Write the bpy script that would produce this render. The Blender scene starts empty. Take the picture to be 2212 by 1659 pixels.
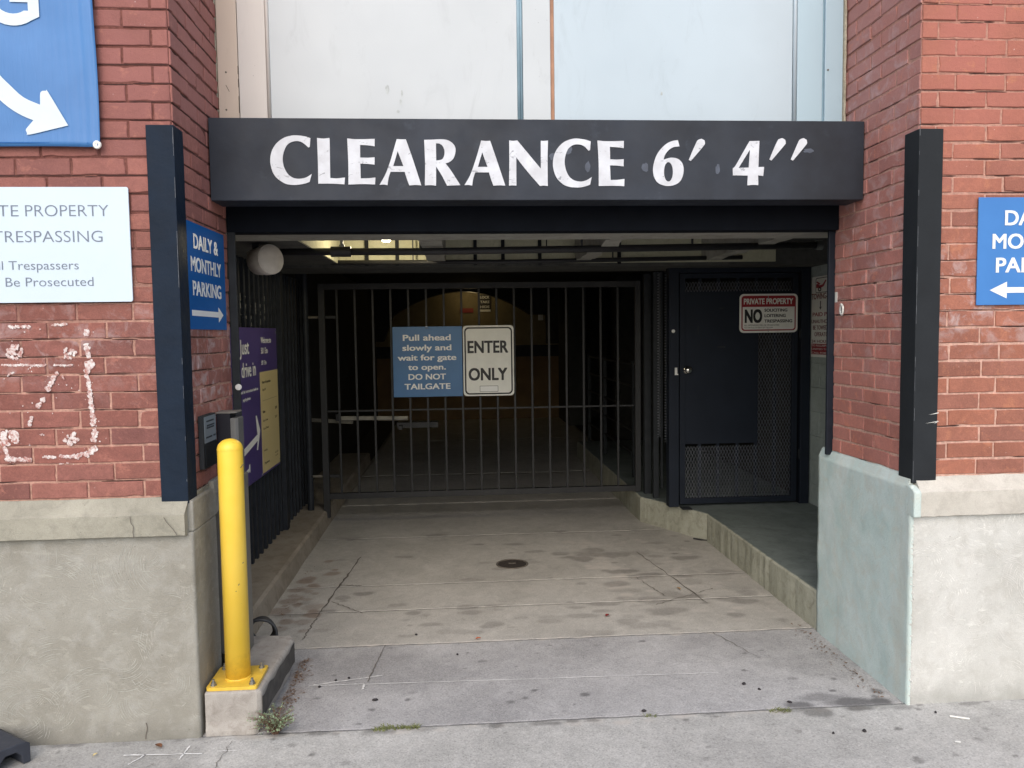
import bpy, bmesh, math, random
from mathutils import Vector, Matrix, noise as mnoise

random.seed(7)
R = math.radians
scene = bpy.context.scene
COL = scene.collection

# ------------------------------------------------------------------ camera
cam_d = bpy.data.cameras.new("camera")
cam = bpy.data.objects.new("camera", cam_d)
COL.objects.link(cam)
scene.camera = cam
cam_d.sensor_width = 36.0
cam_d.lens = 1683.5 / 2212 * 36.0
cam_d.clip_start, cam_d.clip_end = 0.05, 400
_yaw, _pitch, _roll = 0.0693, -0.0650, -0.0134
_f = Vector((math.sin(_yaw) * math.cos(_pitch), math.cos(_yaw) * math.cos(_pitch), math.sin(_pitch)))
_r = Vector((math.cos(_yaw), -math.sin(_yaw), 0))
_u = _r.cross(_f)
_r2 = math.cos(_roll) * _r + math.sin(_roll) * _u
_u2 = -math.sin(_roll) * _r + math.cos(_roll) * _u
cam.matrix_world = Matrix((
    (_r2.x, _u2.x, -_f.x, 1.1163),
    (_r2.y, _u2.y, -_f.y, -3.2506),
    (_r2.z, _u2.z, -_f.z, 1.5736),
    (0, 0, 0, 1)))

# ------------------------------------------------------------------ world, sun, exposure
SUN_EL, SUN_AZ = R(42), R(-10)         # azimuth measured from -Y towards +X
world = bpy.data.worlds.new("World")
scene.world = world
world.use_nodes = True
wn = world.node_tree
sky = wn.nodes.new("ShaderNodeTexSky")
sky.sky_type = 'NISHITA'
sky.sun_disc = False
sky.sun_elevation = SUN_EL
sky.sun_rotation = R(180) - SUN_AZ
sky.altitude = 100
sky.air_density, sky.dust_density, sky.ozone_density = 1.0, 3.0, 1.0
wn.links.new(sky.outputs[0], wn.nodes["Background"].inputs[0])
wn.nodes["Background"].inputs[1].default_value = 0.14
sun_d = bpy.data.lights.new("sun", 'SUN')
sun_d.energy = 1.0
sun_d.angle = R(90)
sun_d.color = (1.0, 0.95, 0.89)
sun = bpy.data.objects.new("sun", sun_d)
COL.objects.link(sun)
_sd = Vector((math.sin(SUN_AZ) * math.cos(SUN_EL), -math.cos(SUN_AZ) * math.cos(SUN_EL), math.sin(SUN_EL)))
sun.rotation_euler = _sd.to_track_quat('Z', 'Y').to_euler()
sun.location = _sd * 20
vs = scene.view_settings
vs.view_transform, vs.look, vs.exposure, vs.gamma = 'Standard', 'None', 0.58, 1.0
vs.use_curve_mapping = False
scene.render.engine = 'CYCLES'
cy = scene.cycles
cy.use_denoising = True
cy.max_bounces = 8
cy.diffuse_bounces = 5
cy.glossy_bounces = 3
cy.sample_clamp_indirect = 6.0

# ------------------------------------------------------------------ helpers
class MB:
    """collects shapes into ONE mesh"""
    def __init__(s): s.v, s.f = [], []
    def add(s, vs_, fs):
        o = len(s.v)
        s.v += [tuple(p) for p in vs_]
        s.f += [tuple(i + o for i in f) for f in fs]
        return s
    def box(s, x0, x1, y0, y1, z0, z1):
        return s.add([(x0, y0, z0), (x1, y0, z0), (x1, y1, z0), (x0, y1, z0), (x0, y0, z1), (x1, y0, z1), (x1, y1, z1), (x0, y1, z1)],
                     [(0, 3, 2, 1), (4, 5, 6, 7), (0, 1, 5, 4), (1, 2, 6, 5), (2, 3, 7, 6), (3, 0, 4, 7)])
    def bar(s, a, b, w, h=None, up=(0, 0, 1)):
        """square bar from a to b"""
        a, b = Vector(a), Vector(b); h = h or w
        d = (b - a).normalized(); u = Vector(up)
        if abs(d.dot(u)) > .95: u = Vector((0, 1, 0))
        r = d.cross(u).normalized(); u = r.cross(d)
        q = [(-w / 2, -h / 2), (w / 2, -h / 2), (w / 2, h / 2), (-w / 2, h / 2)]
        vs_ = [a + r * i + u * j for i, j in q] + [b + r * i + u * j for i, j in q]
        return s.add(vs_, [(3, 2, 1, 0), (4, 5, 6, 7), (0, 1, 5, 4), (1, 2, 6, 5), (2, 3, 7, 6), (3, 0, 4, 7)])
    def tube(s, pts, r, n=12, closed=False, caps=True):
        pts = [Vector(p) for p in pts]; N = len(pts)
        rr = r if isinstance(r, (list, tuple)) else [r] * N
        vs_, fs, pu = [], [], None
        for i, p in enumerate(pts):
            if closed: d = (pts[(i + 1) % N] - pts[i - 1])
            else: d = pts[min(i + 1, N - 1)] - pts[max(i - 1, 0)]
            d.normalize()
            if pu is None: pu = Vector((0, 0, 1)) if abs(d.z) < .9 else Vector((0, 1, 0))
            a = d.cross(pu).normalized(); pu = a.cross(d)
            for k in range(n):
                t = 2 * math.pi * k / n
                vs_.append(p + (a * math.cos(t) + pu * math.sin(t)) * rr[i])
        for i in range(N if closed else N - 1):
            j = (i + 1) % N
            for k in range(n):
                fs.append((i * n + k, i * n + (k + 1) % n, j * n + (k + 1) % n, j * n + k))
        if caps and not closed:
            fs.append(tuple(range(n - 1, -1, -1))); fs.append(tuple((N - 1) * n + k for k in range(n)))
        return s.add(vs_, fs)
    def prism(s, poly, ax, d0, d1):
        """poly in the plane perpendicular to ax ('x': (y,z) 'y': (x,z) 'z': (x,y)), from d0 to d1"""
        m = {'x': lambda p, d: (d, p[0], p[1]), 'y': lambda p, d: (p[0], d, p[1]), 'z': lambda p, d: (p[0], p[1], d)}[ax]
        n = len(poly)
        return s.add([m(p, d0) for p in poly] + [m(p, d1) for p in poly],
                     [tuple(range(n)), tuple(range(2 * n - 1, n - 1, -1))] + [(i, i + n, (i + 1) % n + n, (i + 1) % n) for i in range(n)])
    def lathe(s, prof, c, n=24, M=None):
        """prof [(r, h)], axis z through c, optional 3x3 rotation"""
        c = Vector(c); vs_, fs = [], []
        for r, h in prof:
            for k in range(n):
                t = 2 * math.pi * k / n
                p = Vector((r * math.cos(t), r * math.sin(t), h))
                vs_.append(c + (M @ p if M else p))
        for i in range(len(prof) - 1):
            for k in range(n):
                fs.append((i * n + k, i * n + (k + 1) % n, (i + 1) * n + (k + 1) % n, (i + 1) * n + k))
        fs.append(tuple(range(n - 1, -1, -1))); fs.append(tuple((len(prof) - 1) * n + k for k in range(n)))
        return s.add(vs_, fs)
    def build(s, name, m, parent=None, bevel=0, smooth=False, seg=2, recalc=True):
        me = bpy.data.meshes.new(name)
        me.from_pydata(s.v, [], s.f)
        if recalc:
            bm = bmesh.new(); bm.from_mesh(me); bmesh.ops.recalc_face_normals(bm, faces=bm.faces); bm.to_mesh(me); bm.free()
        me.update()
        return link(name, me, m, parent, bevel, smooth, seg)

def link(name, me, m, parent=None, bevel=0, smooth=False, seg=2):
    o = bpy.data.objects.new(name, me)
    COL.objects.link(o)
    if m: me.materials.append(m)
    if smooth:
        for p in me.polygons: p.use_smooth = True
    if bevel:
        b = o.modifiers.new("bevel", 'BEVEL'); b.width = bevel; b.segments = seg; b.limit_method = 'ANGLE'; b.angle_limit = R(40)
        b.harden_normals = False
    if parent:
        o.parent = parent
        o.matrix_parent_inverse = Matrix.Translation(parent.location).inverted()
    return o

def thing(name, label, cat, loc, group=None):
    o = bpy.data.objects.new(name, None)
    COL.objects.link(o); o.location = loc; o.empty_display_size = .1
    return tag(o, label, cat, group)
def tag(o, label, cat, group=None):
    o['label'] = label; o['category'] = cat
    if group: o['group'] = group
    return o
def struct(o):
    o['kind'] = 'structure'; return o

def smooth_loop(pts, n=4):
    """rounds a closed outline where it turns gently, keeps its corners"""
    P = [Vector((p[0], p[1])) for p in pts]; N = len(P); out = []
    def corner(i):
        a = P[i] - P[i - 1]; b = P[(i + 1) % N] - P[i]
        if a.length < 1e-6 or b.length < 1e-6: return True
        return abs(a.angle(b)) > R(42)
    cs = [corner(i) for i in range(N)]
    for i in range(N):
        p1, p2 = P[i], P[(i + 1) % N]
        p0 = p1 * 2 - p2 if cs[i] else P[i - 1]
        p3 = p2 * 2 - p1 if cs[(i + 1) % N] else P[(i + 2) % N]
        if cs[i] and cs[(i + 1) % N]: out.append(p1); continue
        for k in range(n):
            t = k / n
            out.append(.5 * ((2 * p1) + (p2 - p0) * t + (2 * p0 - 5 * p1 + 4 * p2 - p3) * t * t + (3 * p1 - p0 - 3 * p2 + p3) * t ** 3))
    return out

def PLANE(ax, d, flip=False):
    """maps sign coordinates (u, v) onto a wall: 'y' faces -Y, 'x' faces +X, 'xm' faces -X"""
    if ax == 'y': return Matrix(((1, 0, 0, 0), (0, 0, -1, d), (0, 1, 0, 0), (0, 0, 0, 1)))
    if ax == 'x': return Matrix(((0, 0, 1, d), (1, 0, 0, 0), (0, 1, 0, 0), (0, 0, 0, 1)))
    return Matrix(((0, 0, -1, d), (-1, 0, 0, 0), (0, 1, 0, 0), (0, 0, 0, 1)))

def shape2d(loops_list, thick, M):
    """filled flat shapes with holes, thickness towards the viewer"""
    cu = bpy.data.curves.new("shape", 'CURVE'); cu.dimensions = '2D'; cu.fill_mode = 'BOTH'; cu.extrude = thick / 2
    for L in loops_list:
        sp = cu.splines.new('POLY'); sp.points.add(len(L) - 1)
        for p, q in zip(sp.points, L): p.co = (q[0], q[1], 0, 1)
        sp.use_cyclic_u = True
    o = bpy.data.objects.new("shape", cu); COL.objects.link(o)
    dg = bpy.context.evaluated_depsgraph_get()
    me = bpy.data.meshes.new_from_object(o.evaluated_get(dg))
    bpy.data.objects.remove(o); bpy.data.curves.remove(cu)
    me.transform(M @ Matrix.Translation((0, 0, thick / 2)))
    return me

def lettering(name, lines, M, m, parent, thick=.0008, heavy=0.0, mirror=False):
    """lines: (text, u0, u1, baseline v, capital height); every line is fitted to its measured width and height"""
    bm = bmesh.new()
    for ln in lines:
        body, u0, u1, vb, ch = ln[:5]
        hv = ln[5] if len(ln) > 5 else heavy
        cu = bpy.data.curves.new("t", 'FONT'); cu.body = body; cu.offset = min(hv, 0); cu.extrude = .3; cu.resolution_u = 4
        o = bpy.data.objects.new("t", cu); COL.objects.link(o)
        dg = bpy.context.evaluated_depsgraph_get()
        me = bpy.data.meshes.new_from_object(o.evaluated_get(dg))
        bpy.data.objects.remove(o); bpy.data.curves.remove(cu)
        xs = [v.co.x for v in me.vertices]
        if not xs: continue
        cap = .729 + 2 * hv
        h_ = min(hv, 0); p_ = max(hv, 0); sx = (u1 - u0) / (max(xs) - min(xs) + 2 * p_); sv = ch / cap
        S = Matrix.Translation((u0 + p_ * sx, vb + p_ * sv, 0)) @ Matrix.Diagonal((sx, sv, 1, 1)) @ Matrix.Translation((-min(xs), h_, 0))
        for q, (i, j) in enumerate(((0, 0), (-1, -.7), (1, .7), (-1, .7), (1, -.7)) if p_ else ((0, 0),)):   # heavier strokes from overlapping sheets
            th = thick + .00009 * q
            m2 = me.copy(); m2.transform(M @ Matrix.Translation((i * p_ * sx, j * p_ * sv, th / 2)) @ S @ Matrix.Diagonal((1, 1, th / .6, 1)))
            bm.from_mesh(m2); bpy.data.meshes.remove(m2)
        bpy.data.meshes.remove(me)
    me = bpy.data.meshes.new(name); bm.to_mesh(me); bm.free()
    return link(name, me, m, parent)

def rrect(u0, u1, v0, v1, r, n=5):
    out = []
    for cx, cy, a0 in ((u1 - r, v1 - r, 0), (u0 + r, v1 - r, 90), (u0 + r, v0 + r, 180), (u1 - r, v0 + r, 270)):
        for k in range(n + 1):
            a = R(a0 + 90 * k / n); out.append((cx + r * math.cos(a), cy + r * math.sin(a)))
    return out

# ------------------------------------------------------------------ materials
def lin(r, g, b):
    f = lambda c: (c / 255 / 12.92) if c / 255 <= .04045 else ((c / 255 + .055) / 1.055) ** 2.4
    return (f(r), f(g), f(b))

class NT:
    def __init__(s, name):
        s.m = bpy.data.materials.new(name); s.m.use_nodes = True
        s.t = s.m.node_tree; s.b = s.t.nodes["Principled BSDF"]
        s.pos = s.n("ShaderNodeNewGeometry").outputs["Position"]
    def n(s, typ, **kw):
        nd = s.t.nodes.new(typ)
        for k, v in kw.items(): setattr(nd, k, v)
        return nd
    def put(s, sock, v):
        if isinstance(v, bpy.types.NodeSocket): s.t.links.new(v, sock)
        elif v is not None:
            if hasattr(sock.default_value, '__len__') and not hasattr(v, '__len__'): v = (v,) * 3
            if hasattr(v, '__len__') and len(sock.default_value) == 4 and len(v) == 3: v = (*v, 1)
            sock.default_value = v
    def math(s, op, a, b=None, clamp=False):
        nd = s.n("ShaderNodeMath", operation=op, use_clamp=clamp); s.put(nd.inputs[0], a)
        if b is not None: s.put(nd.inputs[1], b)
        return nd.outputs[0]
    def scale(s, v, vec):
        nd = s.n("ShaderNodeVectorMath", operation='MULTIPLY'); s.put(nd.inputs[0], v); s.put(nd.inputs[1], vec); return nd.outputs[0]
    def noise(s, sc, det=4, rough=.55, dist=0, vec=None, stretch=None):
        v = vec or s.pos
        if stretch: v = s.scale(v, stretch)
        nd = s.n("ShaderNodeTexNoise"); s.put(nd.inputs["Vector"], v)
        nd.inputs["Scale"].default_value = sc; nd.inputs["Detail"].default_value = det
        nd.inputs["Roughness"].default_value = rough; nd.inputs["Distortion"].default_value = dist
        return nd.outputs["Fac"]
    def voro(s, sc, vec=None, feat='F1', out="Distance"):
        nd = s.n("ShaderNodeTexVoronoi", feature=feat); s.put(nd.inputs["Vector"], vec or s.pos); nd.inputs["Scale"].default_value = sc
        return nd.outputs[out]
    def ramp(s, f, a, b, lo=0., hi=1.):
        nd = s.n("ShaderNodeMapRange", clamp=True); s.put(nd.inputs[0], f)
        nd.inputs[1].default_value, nd.inputs[2].default_value, nd.inputs[3].default_value, nd.inputs[4].default_value = a, b, lo, hi
        return nd.outputs[0]
    def mix(s, f, a, b, mode='MIX'):
        nd = s.n("ShaderNodeMix", data_type='RGBA', blend_type=mode, clamp_factor=True)
        s.put(nd.inputs[0], f); s.put(nd.inputs[6], a); s.put(nd.inputs[7], b); return nd.outputs[2]
    def attr(s, name, out="Color"):
        nd = s.n("ShaderNodeAttribute", attribute_name=name); return nd.outputs[out]
    def bump(s, h, strength=.3, dist=.01, normal=None):
        nd = s.n("ShaderNodeBump"); nd.inputs["Strength"].default_value = strength; nd.inputs["Distance"].default_value = dist
        s.put(nd.inputs["Height"], h)
        if normal: s.put(nd.inputs["Normal"], normal)
        return nd.outputs[0]
    def sep(s):
        nd = s.n("ShaderNodeSeparateXYZ"); s.put(nd.inputs[0], s.pos); return nd.outputs
    def out(s, col, rough=.7, metal=0, normal=None, spec=None):
        s.put(s.b.inputs["Base Color"], col); s.put(s.b.inputs["Roughness"], rough); s.put(s.b.inputs["Metallic"], metal)
        if normal: s.put(s.b.inputs["Normal"], normal)
        if spec is not None: s.b.inputs["Specular IOR Level"].default_value = spec
        return s.m

def plain(name, col, rough=.6, metal=0., var=.12, sc=12, bump=.0, bsc=120, spec=None, dirt=0.):
    t = NT(name)
    n1 = t.ramp(t.noise(sc, 5, .6), .3, .7, 1 - var, 1 + var)
    c = t.mix(1.0, col, n1, 'MULTIPLY')
    if dirt:
        d = t.ramp(t.noise(sc * .6, 6, .7, 1.5), .5, .72)
        c = t.mix(t.math('MULTIPLY', d, dirt), c, tuple(x * .35 for x in col))
    nm = t.bump(t.noise(bsc, 4, .6), bump, .004) if bump else None
    return t.out(c, t.ramp(t.noise(sc * 2, 3), .3, .7, rough - .06, rough + .06), metal, nm, spec)

def emissive(name, col, strength):
    t = NT(name)
    t.put(t.b.inputs["Emission Color"], col); t.b.inputs["Emission Strength"].default_value = strength
    return t.out(col, .5)

def brick_mat(name, pal, whiten=0., upper=None):
    """painted, weathered brick: every brick carries its own tone in the attribute «tone»"""
    t = NT(name)
    tone = t.n("ShaderNodeSeparateColor"); t.put(tone.inputs[0], t.attr("tone"))
    a, b, c_ = tone.outputs
    col = t.mix(a, pal[0], pal[1])
    col = t.mix(t.math('MULTIPLY', b, .8), col, pal[2])
    col = t.mix(1.0, col, t.ramp(c_, 0., 1., .86, 1.12), 'MULTIPLY')
    blot = t.ramp(t.noise(26, 6, .65, .6), .42, .66)
    col = t.mix(t.math('MULTIPLY', blot, .5), col, pal[3])
    big = t.ramp(t.noise(3.2, 5, .6, .5), .3, .7, .84, 1.16)
    col = t.mix(1.0, col, big, 'MULTIPLY')
    lt = t.ramp(t.noise(44, 5, .7, .4), .54, .68)
    col = t.mix(t.math('MULTIPLY', lt, .28), col, tuple(min(1, x * 1.35) for x in pal[1]))
    fine = t.ramp(t.noise(170, 4, .7), .3, .7, .86, 1.14)
    col = t.mix(1.0, col, fine, 'MULTIPLY')
    z = t.sep()[2]
    if upper:                                   # greyer tone high on the wall
        k = t.math('MULTIPLY', t.ramp(z, upper[0], upper[1]), t.ramp(t.noise(2.2, 3), .25, .6))
        col = t.mix(k, col, upper[2])
    ch = t.math('MULTIPLY', t.ramp(t.noise(9, 6, .7, .4), .57, .64), t.ramp(t.noise(60, 3), .35, .55))
    col = t.mix(t.math('MULTIPLY', ch, .6), col, pal[4])        # flaked paint, raw brick showing
    pit = t.ramp(t.voro(95), .06, .13)
    pm = t.math('MULTIPLY', t.math('SUBTRACT', 1.0, pit), t.ramp(t.noise(14), .48, .6))
    col = t.mix(t.math('MULTIPLY', pm, .6), col, tuple(x * .35 for x in pal[0]))
    spk = t.math('MULTIPLY', t.ramp(t.voro(22), .075, .05), t.ramp(t.noise(5), .5, .62))
    col = t.mix(t.math('MULTIPLY', spk, .55), col, lin(225, 205, 198))
    if whiten:                                  # lime bloom on some courses
        w = t.math('MULTIPLY', t.math('MULTIPLY', t.ramp(z, whiten[0] - .22, whiten[0]), t.ramp(z, whiten[1] + .22, whiten[1])),
                   t.ramp(t.noise(11, 5, .65, .8), .50, .66))
        col = t.mix(t.math('MULTIPLY', w, whiten[2]), col, lin(200, 190, 190))
    h = t.math('ADD', t.noise(38, 6, .65), t.math('MULTIPLY', t.noise(240, 3, .6), .35))
    h = t.math('SUBTRACT', h, t.math('MULTIPLY', pm, .5))
    return t.out(col, .82, 0, t.bump(h, .55, .006), .25)

def mortar_mat(name, pale, red, z0, z1):
    t = NT(name)
    z = t.sep()[2]
    k = t.ramp(t.math('ADD', z, t.math('MULTIPLY', t.math('SUBTRACT', t.noise(2.5, 4), .5), 1.6)), z0, z1)
    col = t.mix(k, pale, red)
    col = t.mix(1.0, col, t.ramp(t.noise(60, 5), .3, .7, .75, 1.2), 'MULTIPLY')
    return t.out(col, .9, 0, t.bump(t.noise(90, 5, .7), .8, .006), .15)

def concrete_mat(name, a, b, c, swirl=False, pits=.5, streak=0, scale=1.):
    t = NT(name)
    n1 = t.ramp(t.noise(2.6 * scale, 6, .62, .8), .32, .68)
    col = t.mix(n1, a, b)
    n2 = t.ramp(t.noise(11 * scale, 6, .68, .25 if swirl else .8), .48, .70)
    col = t.mix(t.math('MULTIPLY', n2, .5), col, c)
    if swirl:                                   # fan-shaped trowel strokes
        vd = t.n("ShaderNodeTexVoronoi"); vd.inputs["Scale"].default_value = 4.2; t.put(vd.inputs["Vector"], t.pos)
        rad = t.math('SINE', t.math('ADD', t.math('MULTIPLY', vd.outputs["Distance"], 190.), t.math('MULTIPLY', t.noise(5, 4), 30.)))
        brk = t.math('MULTIPLY', t.math('MULTIPLY', t.ramp(rad, .1, .9), t.ramp(t.noise(34, 4, .7), .50, .62)), t.math('MULTIPLY', t.ramp(t.noise(4.5, 3), .47, .60), t.ramp(vd.outputs["Distance"], .30, .45)))
        col = t.mix(t.math('MULTIPLY', brk, .55), col, tuple(min(1, x * 1.4) for x in b))
        sm = t.math('MULTIPLY', t.ramp(t.noise(13, 5, .6, .3, stretch=(1, 1, 2.2)), .60, .68), .4)
        col = t.mix(sm, col, tuple(min(1, x * 1.28) for x in b))
        gz = t.math('ADD', t.sep()[2], t.math('MULTIPLY', t.noise(9, 5, .7), .16))
        col = t.mix(t.ramp(gz, .0, .09, .45, 0.), col, tuple(x * .55 for x in a))
        ch = t.math('MULTIPLY', t.ramp(t.math('ADD', t.voro(8.3), t.math('MULTIPLY', t.noise(70, 3), .12)), .125, .10), t.ramp(t.noise(2.2, 2), .50, .56))
        col = t.mix(t.math('MULTIPLY', ch, .6), col, tuple(min(1, x * 1.5) for x in b))
    if streak:
        st = t.ramp(t.noise(6, 5, .6, .4, stretch=(1, 1, .18)), .5, .75)
        col = t.mix(t.math('MULTIPLY', st, streak), col, c)
    gr = t.ramp(t.noise(260, 3, .7), .3, .7, .9, 1.1)
    col = t.mix(1.0, col, gr, 'MULTIPLY')
    pit = t.math('MULTIPLY', t.ramp(t.voro(38 * scale), .12, .07), t.ramp(t.noise(6 * scale), .46, .62))
    col = t.mix(t.math('MULTIPLY', pit, pits), col, tuple(x * .4 for x in a))
    h = t.math('ADD', t.noise(18, 6, .7, 1.0), t.math('MULTIPLY', t.noise(200, 4, .6), .4))
    h = t.math('SUBTRACT', h, t.math('MULTIPLY', pit, .8))
    return t.out(col, .86, 0, t.bump(h, .4, .008), .2)

def paving_mat(name, a, b, dark, speck=.5):
    """broom-finished pavement; spills, tyre dirt and gum come from the attribute «stain» (r dark, g pale, b brown)"""
    t = NT(name)
    sp = t.n("ShaderNodeSeparateColor"); t.put(sp.inputs[0], t.attr("stain")); r, g, bl = sp.outputs
    col = t.mix(t.ramp(t.noise(1.7, 6, .6, .6), .3, .7), a, b)
    mott = t.ramp(t.noise(9, 6, .7, 1.1), .35, .7, .88, 1.1)
    col = t.mix(1.0, col, mott, 'MULTIPLY')
    agg = t.ramp(t.noise(120, 3, .75), .36, .62, 1 - .35 * speck, 1 + .22 * speck)
    col = t.mix(1.0, col, agg, 'MULTIPLY')
    cell = t.n("ShaderNodeSeparateColor"); t.put(cell.inputs[0], t.voro(170, out="Color"))
    col = t.mix(t.math('MULTIPLY', t.ramp(cell.outputs[0], .86, .93), .5 * speck), col, dark)
    col = t.mix(t.math('MULTIPLY', t.ramp(cell.outputs[1], .88, .95), .4 * speck), col, tuple(min(1, x * 1.5) for x in b))
    col = t.mix(bl, col, lin(112, 84, 62))
    col = t.mix(g, col, lin(196, 190, 182))
    col = t.mix(r, col, dark)
    h = t.math('ADD', t.noise(150, 4, .7), t.math('MULTIPLY', t.noise(14, 5), .8))
    return t.out(col, t.ramp(t.noise(7, 4), .3, .7, .68, .92), 0, t.bump(h, .38, .006), .3)

XR = 3.0955
COURSE = .0719

# ------------------------------------------------------------------ ground
def stain_fn(spots):
    cell = {}
    for sx, sy, r, kind, k, asp in spots:
        q = max(r, r * asp) * 1.4
        for i in range(int((sx - q) // .1), int((sx + q) // .1) + 1):
            for j in range(int((sy - q) // .1), int((sy + q) // .1) + 1):
                cell.setdefault((i, j), []).append((sx, sy, r, kind, k, asp))
    def f(x, y):
        c = [0., 0., 0.]
        for sx, sy, r, kind, k, asp in cell.get((int(x // .1), int(y // .1)), ()):
            d = math.hypot((x - sx) / asp, y - sy) / r
            d += .35 * mnoise.noise(Vector((x * 14 + sx * 9, y * 14, sy)))
            if d < 1: c[kind] = max(c[kind], k * min(1, (1 - d) * 2.6))
        return c
    return f

def slab_grid(mb, cols, x0, x1, y0, y1, step, z, fn, skirt=.02):
    nx, ny = max(2, int((x1 - x0) / step)), max(2, int((y1 - y0) / step))
    vs_, cs = [], []
    for j in range(ny + 1):
        for i in range(nx + 1):
            x, y = x0 + (x1 - x0) * i / nx, y0 + (y1 - y0) * j / ny
            e = 0
            if j in (0, ny) or i in (0, nx):
                e = -.0006
                w = .006 * mnoise.noise(Vector((x * 11, y * 11, 3)))
                if j in (0, ny): y += w
            vs_.append((x, y, z + e + .0022 * mnoise.noise(Vector((x * 2.2, y * 2.2, 0))) + .0008 * mnoise.noise(Vector((x * 17, y * 17, 5)))))
            c_ = list(fn(x, y))
            if e and j in (0, ny): c_[0] = max(c_[0], .25 + .3 * mnoise.noise(Vector((x * 20, y, 4))))
            cs.append(c_)
    fs = [(j * (nx + 1) + i, j * (nx + 1) + i + 1, (j + 1) * (nx + 1) + i + 1, (j + 1) * (nx + 1) + i) for j in range(ny) for i in range(nx)]
    rim = [i for i in range(nx + 1)] + [j * (nx + 1) + nx for j in range(1, ny + 1)] + [ny * (nx + 1) + i for i in range(nx - 1, -1, -1)] + [j * (nx + 1) for j in range(ny - 1, 0, -1)]
    b = len(vs_)
    for i in rim:
        p = vs_[i]; vs_.append((p[0], p[1], z - skirt)); cs.append((1., 0, 0))
    n = len(rim)
    fs += [(rim[(k + 1) % n], rim[k], b + k, b + (k + 1) % n) for k in range(n)]
    mb.add(vs_, fs); cols += cs

def stained(mb, cols, name, m):
    o = mb.build(name, m, recalc=False)
    a = o.data.color_attributes.new("stain", 'FLOAT_COLOR', 'POINT')
    a.data.foreach_set("color", [q for c in cols for q in (c[0], c[1], c[2], 1.0)])
    for p in o.data.polygons: p.use_smooth = True
    return o

def strip(mb, pts, w, z, jit=.0):
    pts = [Vector((p[0], p[1], z)) for p in pts]; L, Rr = [], []
    for i, p in enumerate(pts):
        d = (pts[min(i + 1, len(pts) - 1)] - pts[max(0, i - 1)]).normalized(); nrm = Vector((-d.y, d.x, 0))
        ww = w * random.uniform(.35, 1.15) / 2
        q = p + nrm * random.uniform(-jit, jit)
        L.append(q + nrm * ww); Rr.append(q - nrm * ww)
    n = len(pts)
    mb.add(L + Rr, [(i, i + n, i + n + 1, i + 1) for i in range(n - 1)])
def walk(a, b, n, j):
    return [(a[0] + (b[0] - a[0]) * i / n + (random.uniform(-j, j) if 0 < i < n else 0), a[1] + (b[1] - a[1]) * i / n + (random.uniform(-j, j) if 0 < i < n else 0)) for i in range(n + 1)]

M_walk = paving_mat("sidewalk concrete", lin(172, 171, 167), lin(192, 191, 187), lin(84, 82, 79), .5)
M_apron = paving_mat("apron concrete", lin(160, 159, 159), lin(184, 183, 182), lin(80, 79, 79), .5)
M_drive = paving_mat("worn driveway concrete", lin(170, 167, 160), lin(190, 187, 180), lin(74, 69, 65), .35)
M_bed = plain("joint dirt", lin(60, 54, 47), .95, bump=.6)
M_chalk = plain("white marking paint", lin(222, 222, 220), .8, var=.1)
M_crack = plain("dark crack", lin(100, 94, 86), .95, var=.25, sc=40)  # dark grey brown shared by cracks, holes and scratches

sp = []
rs = random.Random(11)
for k in range(60):
    sp.append((rs.uniform(.1, 3.0), rs.uniform(.95, 3.2), rs.uniform(.012, .05), 0, rs.uniform(.12, .42), rs.uniform(1., 2.6)))
for k in range(26):
    sp.append((rs.uniform(.8, 2.4), rs.uniform(.92, 1.5), rs.uniform(.02, .055), 0, rs.uniform(.15, .34), rs.uniform(1.2, 2.6)))
for k in range(16):
    sp.append((rs.uniform(1.8, 2.9), rs.uniform(1.2, 2.6), rs.uniform(.03, .09), 0, rs.uniform(.2, .45), rs.uniform(1.2, 2.4)))
for k in range(55):
    t_ = rs.random()
    sp.append((2.02 + .2 * t_ + rs.gauss(0, .06), 2.85 - 1.3 * t_ + rs.gauss(0, .05), rs.uniform(.012, .045), 1, rs.uniform(.3, .75), rs.uniform(.9, 2.)))
for k in range(70):
    sp.append((rs.uniform(2.1, 3.05), rs.uniform(1.0, 2.9), rs.uniform(.008, .03), 1, rs.uniform(.3, .8), rs.uniform(1., 2.4)))
for k in range(26):
    sp.append((rs.uniform(2.1, 3.05), rs.uniform(1.0, 2.6), rs.uniform(.02, .09), 0, rs.uniform(.12, .38), rs.uniform(1., 2.8)))
for k in range(30):
    sp.append((rs.uniform(.0, .22), rs.uniform(.9, 2.6), rs.uniform(.02, .09), 2, rs.uniform(.25, .6), 1.))
for k in range(40):
    sp.append((.285 + abs(rs.gauss(0, .03)), rs.uniform(.0, .75), rs.uniform(.012, .05), 2, rs.uniform(.15, .42), 1.))
for k in range(34):                                  # gum and drips on the apron
    sp.append((rs.uniform(.4, 3.0), rs.uniform(.02, .86), rs.uniform(.007, .02), 0, rs.uniform(.3, .75), rs.uniform(1., 1.6)))
for x_, y_, r_, k_ in ((.62, .62, .24, .2), (.85, .5, .22, .16), (1.1, .1, .2, .16), (2.55, .7, .25, .14), (1.6, .75, .3, .1), (2.9, .45, .2, .18)):
    sp.append((x_, y_, r_, 0, k_, 1.6))
for x_, y_, r_, k_, a_ in ((2.86, .03, .055, .75, 2.6), (2.62, .03, .045, .7, 1.8), (2.98, .02, .05, .8, 1.4), (2.74, .09, .05, .45, 3.), (3.02, .12, .035, .6, 1.)):
    sp.append((x_, y_, r_, 0, k_, a_))
for k in range(60):
    sp.append((rs.uniform(.3, 3.0), rs.gauss(.9, .012), rs.uniform(.006, .022), 1, rs.uniform(.3, .8), 2.))
drive_fn = stain_fn(sp)

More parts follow.
